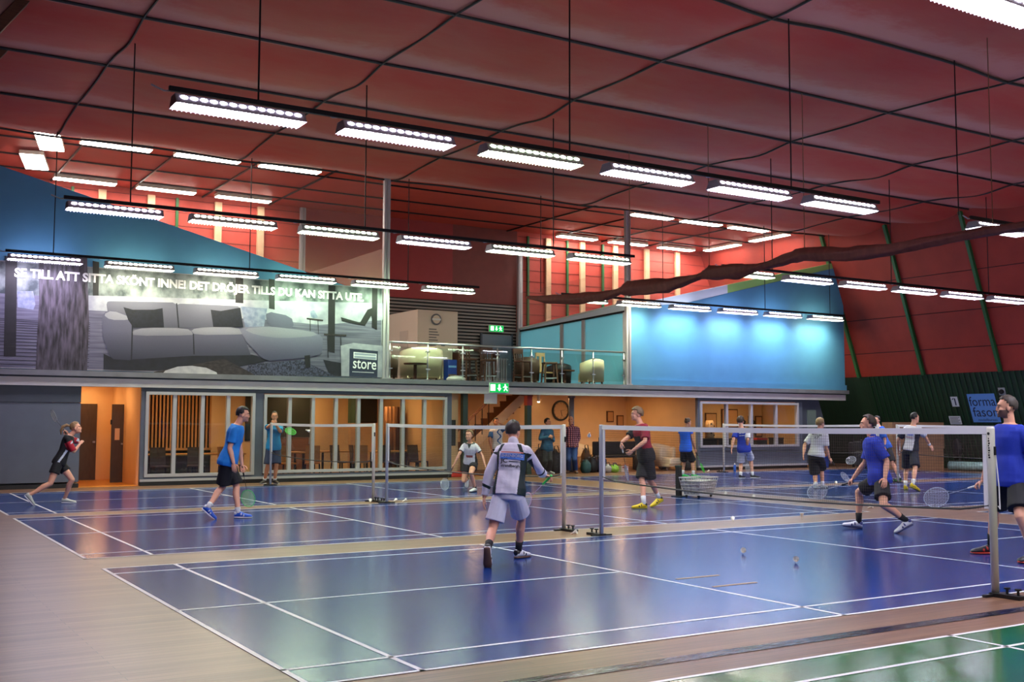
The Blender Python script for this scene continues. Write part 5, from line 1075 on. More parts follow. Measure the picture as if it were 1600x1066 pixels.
def racket(grip, tip_dir, face_n, cols, label, L=.67):
    """badminton racket held at grip, pointing along tip_dir"""
    d = tip_dir.normalized(); nn = (face_n-d*face_n.dot(d)).normalized(); x = nn.cross(d)
    t = empty('badminton_racket', tuple(grip), label=label, cat='racket'); O = Vector((0, 0, 0)); g0 = O-d*.05; g1 = O+d*.11; th = O+d*.36; cc = th+d*.145
    MB().tube([g0-d*.005, g0, g1, g1+d*.02], [.0165, .0145, .0135, .008], 10).build('handle', cols[1], t, True)
    MB().tube([g1, th], .0042, 8).build('shaft', cols[2], t, True)
    MB().tube([cc+x*.115*math.cos(2*math.pi*k/32)+d*.145*math.sin(2*math.pi*k/32) for k in range(33)], .0052, 6).build('frame', cols[0], t, True)
    m = MB()
    for k in range(-9, 10):
        q = k/10*.115; h = .145*math.sqrt(1-(q/.115)**2); m.tube([cc+x*q-d*h, cc+x*q+d*h], .0011, 3)
    for k in range(-11, 12):
        q = k/12*.145; h = .115*math.sqrt(1-(q/.145)**2); m.tube([cc+d*q-x*h, cc+d*q+x*h], .0011, 3)
    o = m.build('strings', cols[3] if len(cols) > 3 else mat('racket string', (196, 202, 206), .5), t); o['kind'] = 'stuff'
    return t
def person(J, label, skin, hair, shirt, shorts, socks, shoes, voxel=.011, female=False, group=None):
    """J: joints in metres relative to the base on the floor"""
    s = J['s']; V = lambda k: Vector(J[k])
    root = empty('person', J['base'], label=label, cat='person', group=group)
    pel, nek, hd = V('pelvis'), V('neck'), V('head'); tl = Vector(J['left']); hl = Vector(J.get('hipleft', J['left']))
    L, F, U = frame_from(nek-pel, tl); HL, HF, HU = frame_from(nek-pel, hl); sp = (nek-pel).length
    wide = J.get('wide', 1.0)*(.9 if female else 1)
    def torso(sk, g, t0=-.16, t1=1.0, flare=0):
        prof = ((-.2, .13, .095), (-.1, .158, .115), (.05, .165, .118), (.22, .15, .108), (.4, .14, .102), (.58, .153, .114), (.74, .168, .122), (.86, .176, .108), (.94, .15, .088), (.985, .1, .074), (1.0, .085, .07), (1.06, .066, .064))
        def at(t):
            for a, b in zip(prof[:-1], prof[1:]):
                if a[0] <= t <= b[0]: q = (t-a[0])/(b[0]-a[0]); return a[1]+(b[1]-a[1])*q, a[2]+(b[2]-a[2])*q
            return prof[-1][1:] if t > 1 else prof[0][1:]
        ts = [t0]+[p[0] for p in prof if t0+.02 < p[0] < t1-.02]+[t1]; rings = []
        for t in ts:
            w_, dp = at(t); q = min(1, max(0, t)); l = HL.lerp(L, q).normalized(); f = l.cross(U).normalized(); bulge = F*.012*math.sin(math.pi*min(1, max(0, t)))
            fl = flare*max(0, .3-t)
            rings.append((pel+(nek-pel)*t+bulge*s, l, f, (w_*wide+g+fl)*s, (dp*wide+g+fl)*s))
        sk.loft(rings)
    sh = {q: V(q+'_sho') for q in 'lr'}; el = {q: V(q+'_elb') for q in 'lr'}; wr = {q: V(q+'_wri') for q in 'lr'}
    hp = {q: V(q+'_hip') for q in 'lr'}; kn = {q: V(q+'_kne') for q in 'lr'}; an = {q: V(q+'_ank') for q in 'lr'}
    am = .86 if female else 1
    sk = Skin(); torso(sk, -.012)
    look = frame_from(Vector(J['headup']), Vector(J['headleft']))
    sk.limb([nek-U*.03*s, hd+look[2]*-.06*s-look[1]*.02*s], [.06*s*am, .054*s*am])
    fin = head_parts(root, sk, hd, look, s, hair, skin, female)
    for q in 'lr':
        sk.limb([sh[q], sh[q].lerp(el[q], .5), el[q]], [.05*s*am, .048*s*am, .039*s*am]); sk.limb([el[q], el[q].lerp(wr[q], .3), wr[q]], [.039*s*am, .043*s*am, .027*s*am])
        sk.limb([hp[q], hp[q].lerp(kn[q], .5), kn[q]], [.088*s, .075*s, .055*s]); c = kn[q].lerp(an[q], .3)-HF*.015*s
        sk.limb([kn[q], c, kn[q].lerp(an[q], .65), an[q]], [.053*s, .058*s, .044*s, .036*s])
    me = sk.fuse(voxel*s, 3)
    hm = MB()
    for q in 'lr':
        hd_ = J.get(q+'_hand'); d = Vector(hd_) if hd_ else (wr[q]-el[q]); n = Vector(J[q+'_palm']) if q+'_palm' in J else (L*(1 if q == 'r' else -1)+F*.2)
        hand_mesh(hm, wr[q], d, n, s*am, 1 if q == 'r' else -1, J.get(q+'_curl', .35))
    hme = hm.mesh('h'); bm = bmesh.new(); bm.from_mesh(me); bm.from_mesh(hme); bm.to_mesh(me); bm.free(); bpy.data.meshes.remove(hme)
    me.materials.clear(); body = link('body', me, skin, root, True)
    if hair.get('beard'):
        me.materials.append(hair['beard']); n_ = len(me.polygons); c = np.empty(n_*3); me.polygons.foreach_get('center', c); r = (c.reshape(-1, 3)-np.array(hd))/s
        x, y, z = r@np.array(look[0]), r@np.array(look[1]), r@np.array(look[2])
        m = (y > .0) & (z < -.035) & (z > -.125) & (np.abs(x) < .09) & ~((np.abs(x) < .026) & (z > -.045)) & ~((np.abs(x) < .02) & (np.abs(z+.067) < .007)); m |= (np.abs(y) < .018) & (np.abs(x) > .055) & (z < .02) & (z > -.1)
        m &= (np.abs(x) < .1) & (z > -.13) & (z < .1); m &= ~((np.abs(x) > .07) & (y < .03)); me.polygons.foreach_set('material_index', m.astype(np.int32))
    fin()
    # shirt
    def loc(c):
        r = c-np.array(pel); U_, L_, F_ = np.array(U), np.array(L), np.array(F); return r@U_/sp, r@L_/s, r@F_/s
    k = Skin(); torso(k, shirt.get('ease', .016), shirt.get('hem', -.12), .985, shirt.get('flare', .05)); sl = shirt.get('sleeve', .6)
    for q in 'lr':
        a = sh[q]+U*.002*s
        if sl > 1: k.limb([a, el[q]], [.071*s, .062*s]); k.leg_cloth([el[q], el[q].lerp(wr[q], .95)], [.062*s, .05*s])
        elif sl > 0: k.leg_cloth([a, a.lerp(el[q], sl)], [.069*s*am, (.066+.012*sl)*s*am])
    if shirt.get('collar'): k.limb([nek-U*.02*s, nek+U*.035*s-F*.01*s], [.07*s, .062*s])
    sm = k.fuse(voxel*s*1.1, 3); folds(sm, shirt.get('fold', .004)*s, J['base'][0]); sm.materials.clear()
    zm = shirt['mats']
    if len(zm) == 1: link('shirt', sm, zm[0], root, True)
    else:
        fn = shirt['zone']; armd = lambda c, q: np.linalg.norm(np.cross(c-np.array(sh[q]), np.array((el[q]-sh[q]).normalized())), axis=1)
        def zf(c):
            t, x, y = loc(c); dl = (c-np.array(sh['l']))@np.array((el['l']-sh['l']).normalized())/s; dr = (c-np.array(sh['r']))@np.array((el['r']-sh['r']).normalized())/s
            la = (armd(c, 'l') < .085*s) & (dl > .06); ra = (armd(c, 'r') < .085*s) & (dr > .06)
            if sl > 1:
                for q in 'lr':
                    A, B = np.array(el[q]), np.array(wr[q]); ab = B-A; tt = np.clip(((c-A)@ab)/(ab@ab), 0, 1); m = np.linalg.norm(c-A-tt[:, None]*ab, axis=1) < .075*s
                    if q == 'l': la |= m
                    else: ra |= m
            return fn(t, x, y, la, ra, dl, dr)
        zones(sm, zm, zf); o = link('shirt', sm, [], root, True)
    # shorts or trousers
    k = Skin(); torso(k, .012, -.2, .1)
    ln = shorts.get('len', .85); w_ = shorts.get('width', .03)
    for q in 'lr':
        a = hp[q]-U*.0
        if ln <= 1: e = a.lerp(kn[q], ln); k.leg_cloth([a, a.lerp(e, .5), e], [(.098)*s, (.092+w_*.45)*s, (.084+w_)*s])
        else: k.limb([a, kn[q]], [.1*s, .08*s]); k.leg_cloth([kn[q], an[q]+Vector((0, 0, .0))], [.08*s, .075*s])
    pm_ = k.fuse(voxel*s*1.1, 2); folds(pm_, .0045*s, J['base'][1], 17); pm_.materials.clear(); link('trousers' if ln > 1 else 'shorts', pm_, shorts['mat'], root, True)
    for q in 'lr':
        up_f = Vector(J[q+'_fup']); d = Vector(J[q+'_toe'])-Vector(J[q+'_heel']); hl_ = Vector(J[q+'_heel'])
        if socks and ln <= 1: MB().tube([an[q]-(kn[q]-an[q]).normalized()*.03*s, an[q].lerp(kn[q], socks[1]*.5), an[q].lerp(kn[q], socks[1])], [.042*s, .043*s, .049*s], 14).build('sock', socks[0], root, True)
        shoe(root, hl_, d, up_f, s, shoes)
    return root
C_ = lambda n, c, r=.8: mat('cloth '+n, c, r, var=.06, vscale=14, bump=.07, bscale=60)
HAIR = {k: mat('hair '+k, c, .6, var=.25, vscale=60) for k, c in (('black', (22, 18, 18)), ('brown', (58, 42, 32)), ('grey brown', (70, 60, 54)), ('dark blond', (122, 98, 70)), ('sandy', (140, 110, 76)), ('stubble', (46, 36, 32)))}
M_sockw = C_('white sock', (226, 226, 228)); M_sockb = C_('black sock', (18, 18, 22)); W_, K_ = C_('white jersey', (222, 222, 228)), C_('black jersey', (16, 17, 22))
S_black = C_('black shorts', (15, 16, 22)); S_white = C_('white shorts', (208, 210, 222)); S_navy = C_('navy shorts', (24, 30, 46)); L_w = mat('lace white', (230, 230, 230), .7); L_k = mat('lace black', (20, 20, 22), .7)
SH = lambda n, c, r=.45: mat('shoe '+n, c, r)
PALE = SH('sole white', (220, 220, 222)); GUM = SH('sole gum', (96, 70, 56), .7); DKS = SH('sole dark', (24, 24, 28))
J_jacket = {'s': 0.944, 'base': (4.06, 4.29, 0.0), 'l_curl': 0.35, 'r_curl': 1.0, 'pelvis': (0.001, 0.007, 0.81), 'neck': (0.1, 0.079, 1.341), 'head': (0.152, 0.158, 1.488), 'left': (-0.687, 0.726, 0.0), 'hipleft': (-0.687, 0.726, 0.0), 'headup': (0.0, -0.0, 1.0), 'headleft': (-0.551, 0.835, 0.0), 'l_sho': (-0.02, 0.179, 1.26), 'l_elb': (-0.134, 0.231, 0.993), 'l_wri': (-0.177, 0.257, 0.739), 'l_hand': (-0.012, 0.007, -0.117), 'l_hip': (-0.067, 0.064, 0.764), 'l_heel': (-0.484, -0.323, 0.225), 'l_toe': (-0.424, -0.242, -0.025), 'l_fup': (0.553, 0.744, 0.375), 'l_ank': (-0.417, -0.233, 0.212), 'l_kne': (-0.19, 0.057, 0.372), 'r_sho': (0.19, -0.043, 1.26), 'r_elb': (0.396, 0.045, 1.095), 'r_wri': (0.577, 0.171, 0.974), 'r_hand': (0.058, -0.036, -0.022), 'r_palm': (-0.275, -0.066, -0.9), 'r_hip': (0.052, -0.062, 0.764), 'r_heel': (0.252, 0.267, 0.0), 'r_toe': (0.508, 0.353, 0.0), 'r_fup': (0.0, 0.0, 1.0), 'r_ank': (0.303, 0.284, 0.099), 'r_kne': (0.256, 0.142, 0.471)}
J_lunge = {'s': 1.022, 'base': (10.61, 4.58, 0.0), 'l_curl': 0.35, 'r_curl': 1.1, 'pelvis': (0.025, -0.03, 0.816), 'neck': (-0.036, 0.044, 1.398), 'head': (-0.073, 0.087, 1.579), 'left': (-0.645, -0.764, 0.0), 'hipleft': (-0.645, -0.764, 0.0), 'headup': (0.0, 0.0, 1.0), 'headleft': (-0.709, -0.705, 0.0), 'l_sho': (-0.134, -0.094, 1.31), 'l_elb': (-0.038, -0.226, 1.039), 'l_wri': (-0.158, -0.284, 0.803), 'l_hip': (-0.03, -0.108, 0.765), 'l_heel': (0.209, -0.463, 0.123), 'l_toe': (-0.001, -0.315, -0.014), 'l_fup': (-0.384, 0.27, 0.883), 'l_ank': (0.126, -0.405, 0.191), 'l_kne': (-0.229, -0.303, 0.419), 'r_sho': (0.08, 0.159, 1.31), 'r_elb': (0.023, 0.227, 1.003), 'r_wri': (-0.086, 0.358, 0.772), 'r_hand': (-0.057, 0.068, -0.087), 'r_palm': (0.064, -0.077, -0.9), 'r_hip': (0.091, 0.036, 0.765), 'r_heel': (0.11, 0.38, 0.0), 'r_toe': (-0.094, 0.585, 0.03), 'r_fup': (0.074, -0.074, 0.995), 'r_ank': (0.077, 0.413, 0.113), 'r_kne': (0.095, 0.423, 0.547)}
J_bigman = {'s': 1.067, 'base': (9.28, 1.63, 0.0), 'l_curl': 0.35, 'r_curl': 1.1, 'pelvis': (0.049, -0.072, 0.978), 'neck': (0.055, -0.082, 1.594), 'head': (0.036, -0.054, 1.789), 'left': (-0.24, -0.971, 0.0), 'hipleft': (-0.24, -0.971, 0.0), 'headup': (0.0, 0.0, 1.0), 'headleft': (-0.718, -0.696, 0.0), 'l_sho': (0.01, -0.261, 1.5), 'l_elb': (0.065, -0.367, 1.189), 'l_wri': (0.066, -0.398, 0.891), 'l_hip': (0.025, -0.166, 0.925), 'l_heel': (0.061, -0.366, 0.0), 'l_toe': (-0.241, -0.334, 0.0), 'l_fup': (0.0, 0.0, 1.0), 'l_ank': (0.001, -0.359, 0.112), 'l_kne': (-0.167, -0.321, 0.531), 'r_sho': (0.099, 0.101, 1.5), 'r_elb': (0.043, 0.184, 1.182), 'r_wri': (-0.017, 0.247, 0.91), 'r_hand': (-0.04, 0.06, -0.048), 'r_palm': (0.28, -0.414, -0.6), 'r_hip': (0.072, 0.024, 0.925), 'r_heel': (0.353, 0.351, 0.0), 'r_toe': (0.107, 0.529, 0.0), 'r_fup': (0.0, 0.0, 1.0), 'r_ank': (0.304, 0.387, 0.112), 'r_kne': (0.159, 0.242, 0.52), 'wide': 1.08}
J_maroon = {'s': 1.022, 'base': (10.43, 9.75, 0.0), 'l_curl': 0.9, 'r_curl': 1.1, 'pelvis': (-0.006, 0.005, 0.991), 'neck': (-0.085, 0.068, 1.573), 'head': (-0.138, 0.111, 1.749), 'left': (-0.186, -0.982, 0.0), 'hipleft': (-0.186, -0.982, 0.0), 'headup': (0.0, 0.0, 1.0), 'headleft': (-0.403, -0.915, 0.0), 'l_sho': (-0.103, -0.104, 1.484), 'l_elb': (-0.221, -0.242, 1.244), 'l_wri': (-0.405, -0.104, 1.073), 'l_hand': (-0.078, 0.062, -0.078), 'l_hip': (-0.017, -0.093, 0.941), 'l_heel': (0.427, 0.034, 0.107), 'l_toe': (0.164, 0.074, -0.012), 'l_fup': (-0.402, 0.062, 0.914), 'l_ank': (0.331, 0.048, 0.181), 'l_kne': (0.056, -0.04, 0.506), 'r_sho': (-0.042, 0.221, 1.484), 'r_elb': (-0.277, 0.232, 1.296), 'r_wri': (-0.501, 0.094, 1.228), 'r_hand': (-0.025, 0.02, -0.119), 'r_palm': (0.812, -0.267, 0.0), 'r_hip': (0.019, 0.092, 0.941), 'r_heel': (-0.127, -0.169, 0.0), 'r_toe': (-0.393, -0.051, 0.0), 'r_fup': (0.0, 0.0, 1.0), 'r_ank': (-0.18, -0.145, 0.107), 'r_kne': (-0.122, -0.009, 0.523)}
J_bluetee = {'s': 1.011, 'base': (3.05, 11.48, 0.0), 'l_curl': 0.9, 'r_curl': 0.35, 'pelvis': (-0.018, 0.006, 0.976), 'neck': (0.109, -0.034, 1.545), 'head': (0.194, -0.06, 1.709), 'left': (0.378, 0.926, -0.0), 'hipleft': (0.378, 0.926, -0.0), 'headup': (0.095, -0.029, 0.995), 'headleft': (0.296, 0.955, -0.0), 'l_sho': (0.151, 0.124, 1.458), 'l_elb': (0.205, 0.107, 1.147), 'l_wri': (0.242, 0.096, 0.866), 'l_hand': (0.021, -0.007, -0.121), 'l_hip': (0.006, 0.095, 0.927), 'l_heel': (0.077, -0.066, 0.0), 'l_toe': (0.343, -0.174, 0.0), 'l_fup': (0.0, 0.0, 1.0), 'l_ank': (0.13, -0.087, 0.106), 'l_kne': (0.144, 0.055, 0.511), 'r_sho': (0.028, -0.179, 1.458), 'r_elb': (-0.052, -0.163, 1.158), 'r_wri': (-0.011, -0.256, 0.91), 'r_hand': (0.012, -0.004, -0.125), 'r_hip': (-0.064, -0.077, 0.927), 'r_heel': (-0.452, -0.017, 0.16), 'r_toe': (-0.25, -0.12, -0.018), 'r_fup': (0.547, -0.282, 0.788), 'r_ank': (-0.353, -0.067, 0.208), 'r_kne': (-0.083, 0.069, 0.513)}
J_runner = {'s': 0.933, 'base': (1.1, 16.1, 0.0), 'l_curl': 1.0, 'r_curl': 0.35, 'pelvis': (0.07, -0.011, 0.823), 'neck': (0.238, -0.038, 1.318), 'head': (0.336, -0.053, 1.459), 'left': (0.326, 0.945, -0.0), 'hipleft': (0.326, 0.945, -0.0), 'headup': (-0.144, 0.036, 0.989), 'headleft': (0.243, 0.97, -0.0), 'l_sho': (0.256, 0.095, 1.24), 'l_elb': (0.43, 0.271, 1.188), 'l_wri': (0.254, 0.303, 1.339), 'l_hip': (0.083, 0.072, 0.779), 'l_heel': (0.144, 0.083, 0.0), 'l_toe': (0.396, -0.003, 0.0), 'l_fup': (0.0, 0.0, 1.0), 'l_ank': (0.195, 0.066, 0.098), 'l_kne': (0.3, -0.056, 0.461), 'r_sho': (0.167, -0.162, 1.24), 'r_elb': (0.289, -0.191, 1.002), 'r_wri': (0.418, -0.07, 1.145), 'r_hip': (0.027, -0.09, 0.779), 'r_heel': (-0.558, -0.105, 0.178), 'r_toe': (-0.382, -0.133, -0.02), 'r_fup': (0.734, -0.117, 0.669), 'r_ank': (-0.451, -0.122, 0.204), 'r_kne': (-0.106, -0.14, 0.399)}
J_postman = {'s': 1.0, 'base': (6.95, 20.45, 0.0), 'l_curl': 0.8, 'r_curl': 0.8, 'pelvis': (0.006, -0.002, 0.97), 'neck': (0.011, -0.004, 1.537), 'head': (0.017, -0.006, 1.722), 'left': (0.98, -0.197, 0.0), 'hipleft': (0.98, -0.197, 0.0), 'headup': (-0.025, -0.096, 0.995), 'headleft': (0.969, -0.248, 0.0), 'l_sho': (0.169, -0.036, 1.449), 'l_elb': (0.075, -0.288, 1.329), 'l_wri': (-0.085, -0.373, 1.522), 'l_hip': (0.096, -0.02, 0.92), 'l_heel': (0.066, 0.102, 0.0), 'l_toe': (0.094, -0.182, 0.0), 'l_fup': (0.0, 0.0, 1.0), 'l_ank': (0.072, 0.045, 0.105), 'l_kne': (0.049, -0.116, 0.498), 'r_sho': (-0.148, 0.028, 1.449), 'r_elb': (-0.248, -0.249, 1.441), 'r_wri': (-0.202, -0.492, 1.538), 'r_hip': (-0.084, 0.016, 0.92), 'r_heel': (-0.11, 0.222, 0.0), 'r_toe': (-0.31, 0.018, 0.0), 'r_fup': (0.0, 0.0, 1.0), 'r_ank': (-0.15, 0.181, 0.105), 'r_kne': (-0.129, -0.003, 0.487)}
J_polo = {'s': 0.944, 'base': (9.84, 15.39, 0.0), 'l_curl': 0.35, 'r_curl': 0.35, 'pelvis': (0.051, 0.09, 0.684), 'neck': (-0.034, -0.038, 1.127), 'head': (-0.083, -0.075, 1.29), 'left': (0.748, -0.663, 0.0), 'hipleft': (0.748, -0.663, 0.0), 'headup': (0.0, 0.0, 1.0), 'headleft': (0.43, -0.903, 0.0), 'l_sho': (0.084, -0.107, 1.048), 'l_elb': (0.208, -0.187, 0.82), 'l_wri': (0.23, -0.273, 0.607), 'l_hip': (0.124, 0.045, 0.639), 'l_heel': (0.116, -0.062, 0.0), 'l_toe': (-0.116, -0.198, 0.0), 'l_fup': (0.0, 0.0, 1.0), 'l_ank': (0.07, -0.089, 0.099), 'l_kne': (-0.111, -0.221, 0.433), 'r_sho': (-0.122, 0.076, 1.048), 'r_elb': (-0.275, 0.049, 0.844), 'r_wri': (-0.373, 0.093, 0.627), 'r_hip': (-0.006, 0.16, 0.639), 'r_heel': (0.222, 0.51, 0.256), 'r_toe': (0.112, 0.377, 0.049), 'r_fup': (-0.488, -0.591, 0.643), 'r_ank': (0.151, 0.425, 0.278), 'r_kne': (-0.107, 0.12, 0.243)}
J_handhead = {'s': 1.0, 'base': (14.58, 22.1, 0.0), 'l_curl': 0.35, 'r_curl': 0.35, 'pelvis': (-0.004, 0.003, 0.833), 'neck': (-0.02, 0.012, 1.411), 'head': (-0.039, 0.023, 1.594), 'left': (0.975, -0.224, 0.0), 'hipleft': (0.975, -0.224, 0.0), 'headup': (0.0, 0.0, 1.0), 'headleft': (0.995, -0.104, 0.0), 'l_sho': (0.14, -0.026, 1.323), 'l_elb': (0.089, -0.295, 1.432), 'l_wri': (-0.134, -0.364, 1.557), 'l_hip': (0.087, -0.019, 0.783), 'l_heel': (0.149, 0.061, 0.002), 'l_toe': (0.12, -0.223, 0.002), 'l_fup': (0.0, 0.0, 1.0), 'l_ank': (0.144, 0.004, 0.107), 'l_kne': (0.008, -0.247, 0.422), 'r_sho': (-0.176, 0.047, 1.323), 'r_elb': (-0.293, -0.032, 1.064), 'r_wri': (-0.248, -0.067, 0.789), 'r_hip': (-0.092, 0.022, 0.783), 'r_heel': (-0.064, 0.202, 0.002), 'r_toe': (-0.166, -0.064, 0.002), 'r_fup': (0.0, 0.0, 1.0), 'r_ank': (-0.084, 0.149, 0.107), 'r_kne': (-0.181, -0.15, 0.394)}
J_teal = {'s': 1.0, 'base': (16.07, 21.6, 0.0), 'l_curl': 0.35, 'r_curl': 0.8, 'pelvis': (-0.011, 0.007, 0.826), 'neck': (-0.007, 0.004, 1.403), 'head': (0.013, -0.009, 1.587), 'left': (1.0, 0.025, -0.0), 'hipleft': (1.0, 0.025, -0.0), 'headup': (0.0, 0.0, 1.0), 'headleft': (0.853, 0.521, -0.0), 'l_sho': (0.155, 0.009, 1.315), 'l_elb': (0.196, -0.018, 1.02), 'l_wri': (0.025, -0.203, 1.102), 'l_hip': (0.081, 0.01, 0.776), 'l_heel': (0.067, 0.076, 0.002), 'l_toe': (0.123, -0.203, 0.002), 'l_fup': (0.0, 0.0, 1.0), 'l_ank': (0.078, 0.021, 0.107), 'l_kne': (-0.045, -0.224, 0.432), 'r_sho': (-0.169, 0.001, 1.315), 'r_elb': (-0.325, -0.094, 1.083), 'r_wri': (-0.105, -0.239, 1.142), 'r_hip': (-0.103, 0.005, 0.776), 'r_heel': (-0.043, 0.177, 0.002), 'r_toe': (-0.061, -0.108, 0.002), 'r_fup': (0.0, 0.0, 1.0), 'r_ank': (-0.046, 0.12, 0.107), 'r_kne': (-0.197, -0.163, 0.386)}
J_plaid = {'s': 1.022, 'base': (17.09, 21.75, 0.0), 'l_curl': 0.35, 'r_curl': 0.35, 'pelvis': (-0.002, 0.002, 0.882), 'neck': (0.001, -0.001, 1.472), 'head': (-0.024, 0.017, 1.658), 'left': (0.84, -0.543, 0.0), 'hipleft': (0.84, -0.543, 0.0), 'headup': (0.0, 0.0, 1.0), 'headleft': (0.768, -0.641, 0.0), 'l_sho': (0.148, -0.096, 1.382), 'l_elb': (0.256, -0.02, 1.111), 'l_wri': (0.1, -0.12, 0.914), 'l_hip': (0.076, -0.049, 0.83), 'l_heel': (0.156, 0.063, 0.002), 'l_toe': (0.057, -0.211, 0.002), 'l_fup': (0.0, 0.0, 1.0), 'l_ank': (0.136, 0.008, 0.109), 'l_kne': (-0.041, -0.217, 0.436), 'r_sho': (-0.147, 0.095, 1.382), 'r_elb': (-0.105, 0.217, 1.109), 'r_wri': (-0.147, 0.015, 0.933), 'r_hip': (-0.082, 0.053, 0.83), 'r_heel': (0.004, 0.168, 0.002), 'r_toe': (-0.218, -0.019, 0.002), 'r_fup': (0.0, 0.0, 1.0), 'r_ank': (-0.04, 0.131, 0.109), 'r_kne': (-0.202, -0.108, 0.434), 'wide': 1.06}
J_tank = {'s': 0.989, 'base': (18.49, 17.8, 0.0), 'l_curl': 0.35, 'r_curl': 1.0, 'pelvis': (-0.088, 0.076, 0.855), 'neck': (-0.091, 0.079, 1.426), 'head': (-0.032, 0.028, 1.592), 'left': (-0.326, 0.945, 0.0), 'hipleft': (-0.326, 0.945, 0.0), 'headup': (0.195, -0.02, 0.981), 'headleft': (0.104, 0.995, -0.0), 'l_sho': (-0.142, 0.23, 1.339), 'l_elb': (-0.152, 0.238, 1.046), 'l_wri': (-0.051, 0.218, 0.804), 'l_hip': (-0.117, 0.162, 0.806), 'l_heel': (-0.132, 0.26, 0.0), 'l_toe': (0.132, 0.16, 0.0), 'l_fup': (0.0, 0.0, 1.0), 'l_ank': (-0.079, 0.24, 0.104), 'l_kne': (0.086, 0.347, 0.475), 'r_sho': (-0.038, -0.073, 1.339), 'r_elb': (0.042, -0.085, 1.059), 'r_wri': (0.157, -0.046, 0.827), 'r_hand': (0.027, -0.023, -0.129), 'r_hip': (-0.058, -0.01, 0.806), 'r_heel': (0.028, -0.03, -0.0), 'r_toe': (0.292, -0.13, 0.0), 'r_fup': (0.0, 0.0, 1.0), 'r_ank': (0.081, -0.05, 0.104), 'r_kne': (0.195, 0.106, 0.477)}
J_bluewhite = {'s': 1.022, 'base': (19.72, 16.74, 0.0), 'l_curl': 0.35, 'r_curl': 0.9, 'pelvis': (-0.064, 0.062, 0.863), 'neck': (-0.104, 0.1, 1.451), 'head': (-0.124, 0.119, 1.638), 'left': (-0.617, 0.787, 0.0), 'hipleft': (-0.617, 0.787, 0.0), 'headup': (0.0, -0.0, 1.0), 'headleft': (-0.44, 0.898, 0.0), 'l_sho': (-0.2, 0.225, 1.361), 'l_elb': (-0.363, 0.173, 1.112), 'l_wri': (-0.454, 0.147, 0.858), 'l_hip': (-0.119, 0.132, 0.812), 'l_heel': (-0.28, 0.03, 0.0), 'l_toe': (-0.0, 0.11, 0.0), 'l_fup': (0.0, 0.0, 1.0), 'l_ank': (-0.224, 0.046, 0.107), 'l_kne': (0.002, 0.266, 0.406), 'r_sho': (0.004, -0.036, 1.361), 'r_elb': (-0.101, -0.136, 1.097), 'r_wri': (-0.037, -0.026, 0.858), 'r_hip': (-0.002, -0.016, 0.812), 'r_heel': (0.187, 0.079, 0.0), 'r_toe': (0.453, -0.039, 0.0), 'r_fup': (0.0, 0.0, 1.0), 'r_ank': (0.24, 0.055, 0.107), 'r_kne': (0.291, 0.157, 0.527)}
J_blond = {'s': 1.022, 'base': (17.84, 12.32, 0.0), 'l_curl': 0.35, 'r_curl': 1.0, 'pelvis': (-0.047, 0.052, 0.808), 'neck': (0.007, -0.008, 1.393), 'head': (0.031, -0.034, 1.579), 'left': (-0.416, 0.91, 0.0), 'hipleft': (-0.416, 0.91, 0.0), 'headup': (0.0, -0.0, 1.0), 'headleft': (-0.045, 0.999, 0.0), 'l_sho': (-0.07, 0.152, 1.304), 'l_elb': (-0.229, 0.243, 1.064), 'l_wri': (-0.354, 0.171, 0.835), 'l_hip': (-0.091, 0.142, 0.758), 'l_heel': (-0.289, -0.117, 0.0), 'l_toe': (-0.031, 0.017, 0.0), 'l_fup': (0.0, 0.0, 1.0), 'l_ank': (-0.237, -0.09, 0.107), 'l_kne': (0.033, 0.165, 0.331), 'r_sho': (0.068, -0.149, 1.304), 'r_elb': (0.071, -0.162, 0.992), 'r_wri': (0.178, -0.16, 0.744), 'r_hand': (0.039, -0.043, -0.092), 'r_hip': (-0.013, -0.029, 0.758), 'r_heel': (0.061, -0.004, 0.0), 'r_toe': (0.339, 0.084, 0.0), 'r_fup': (0.0, 0.0, 1.0), 'r_ank': (0.117, 0.014, 0.107), 'r_kne': (0.267, 0.178, 0.481)}
J_yellowshoes = {'s': 1.022, 'base': (19.4, 10.89, 0.0), 'l_curl': 0.35, 'r_curl': 0.35, 'pelvis': (-0.002, 0.003, 0.955), 'neck': (0.043, -0.054, 1.541), 'head': (0.073, -0.093, 1.723), 'left': (-0.229, 0.974, 0.0), 'hipleft': (-0.229, 0.974, 0.0), 'headup': (0.0, 0.0, 1.0), 'headleft': (0.204, 0.979, -0.0), 'l_sho': (-0.002, 0.116, 1.451), 'l_elb': (-0.121, 0.258, 1.191), 'l_wri': (-0.022, 0.338, 0.952), 'l_hip': (-0.028, 0.099, 0.904), 'l_heel': (-0.142, 0.07, 0.0), 'l_toe': (0.102, 0.23, 0.0), 'l_fup': (0.0, 0.0, 1.0), 'l_ank': (-0.093, 0.102, 0.107), 'l_kne': (0.092, 0.201, 0.488), 'r_sho': (0.074, -0.207, 1.451), 'r_elb': (0.311, -0.193, 1.266), 'r_wri': (0.498, -0.162, 1.073), 'r_hand': (0.047, -0.06, -0.114), 'r_hip': (0.015, -0.084, 0.904), 'r_heel': (-0.498, -0.35, 0.098), 'r_toe': (-0.234, -0.406, -0.011), 'r_fup': (0.367, -0.077, 0.927), 'r_ank': (-0.406, -0.37, 0.176), 'r_kne': (-0.16, -0.248, 0.521)}
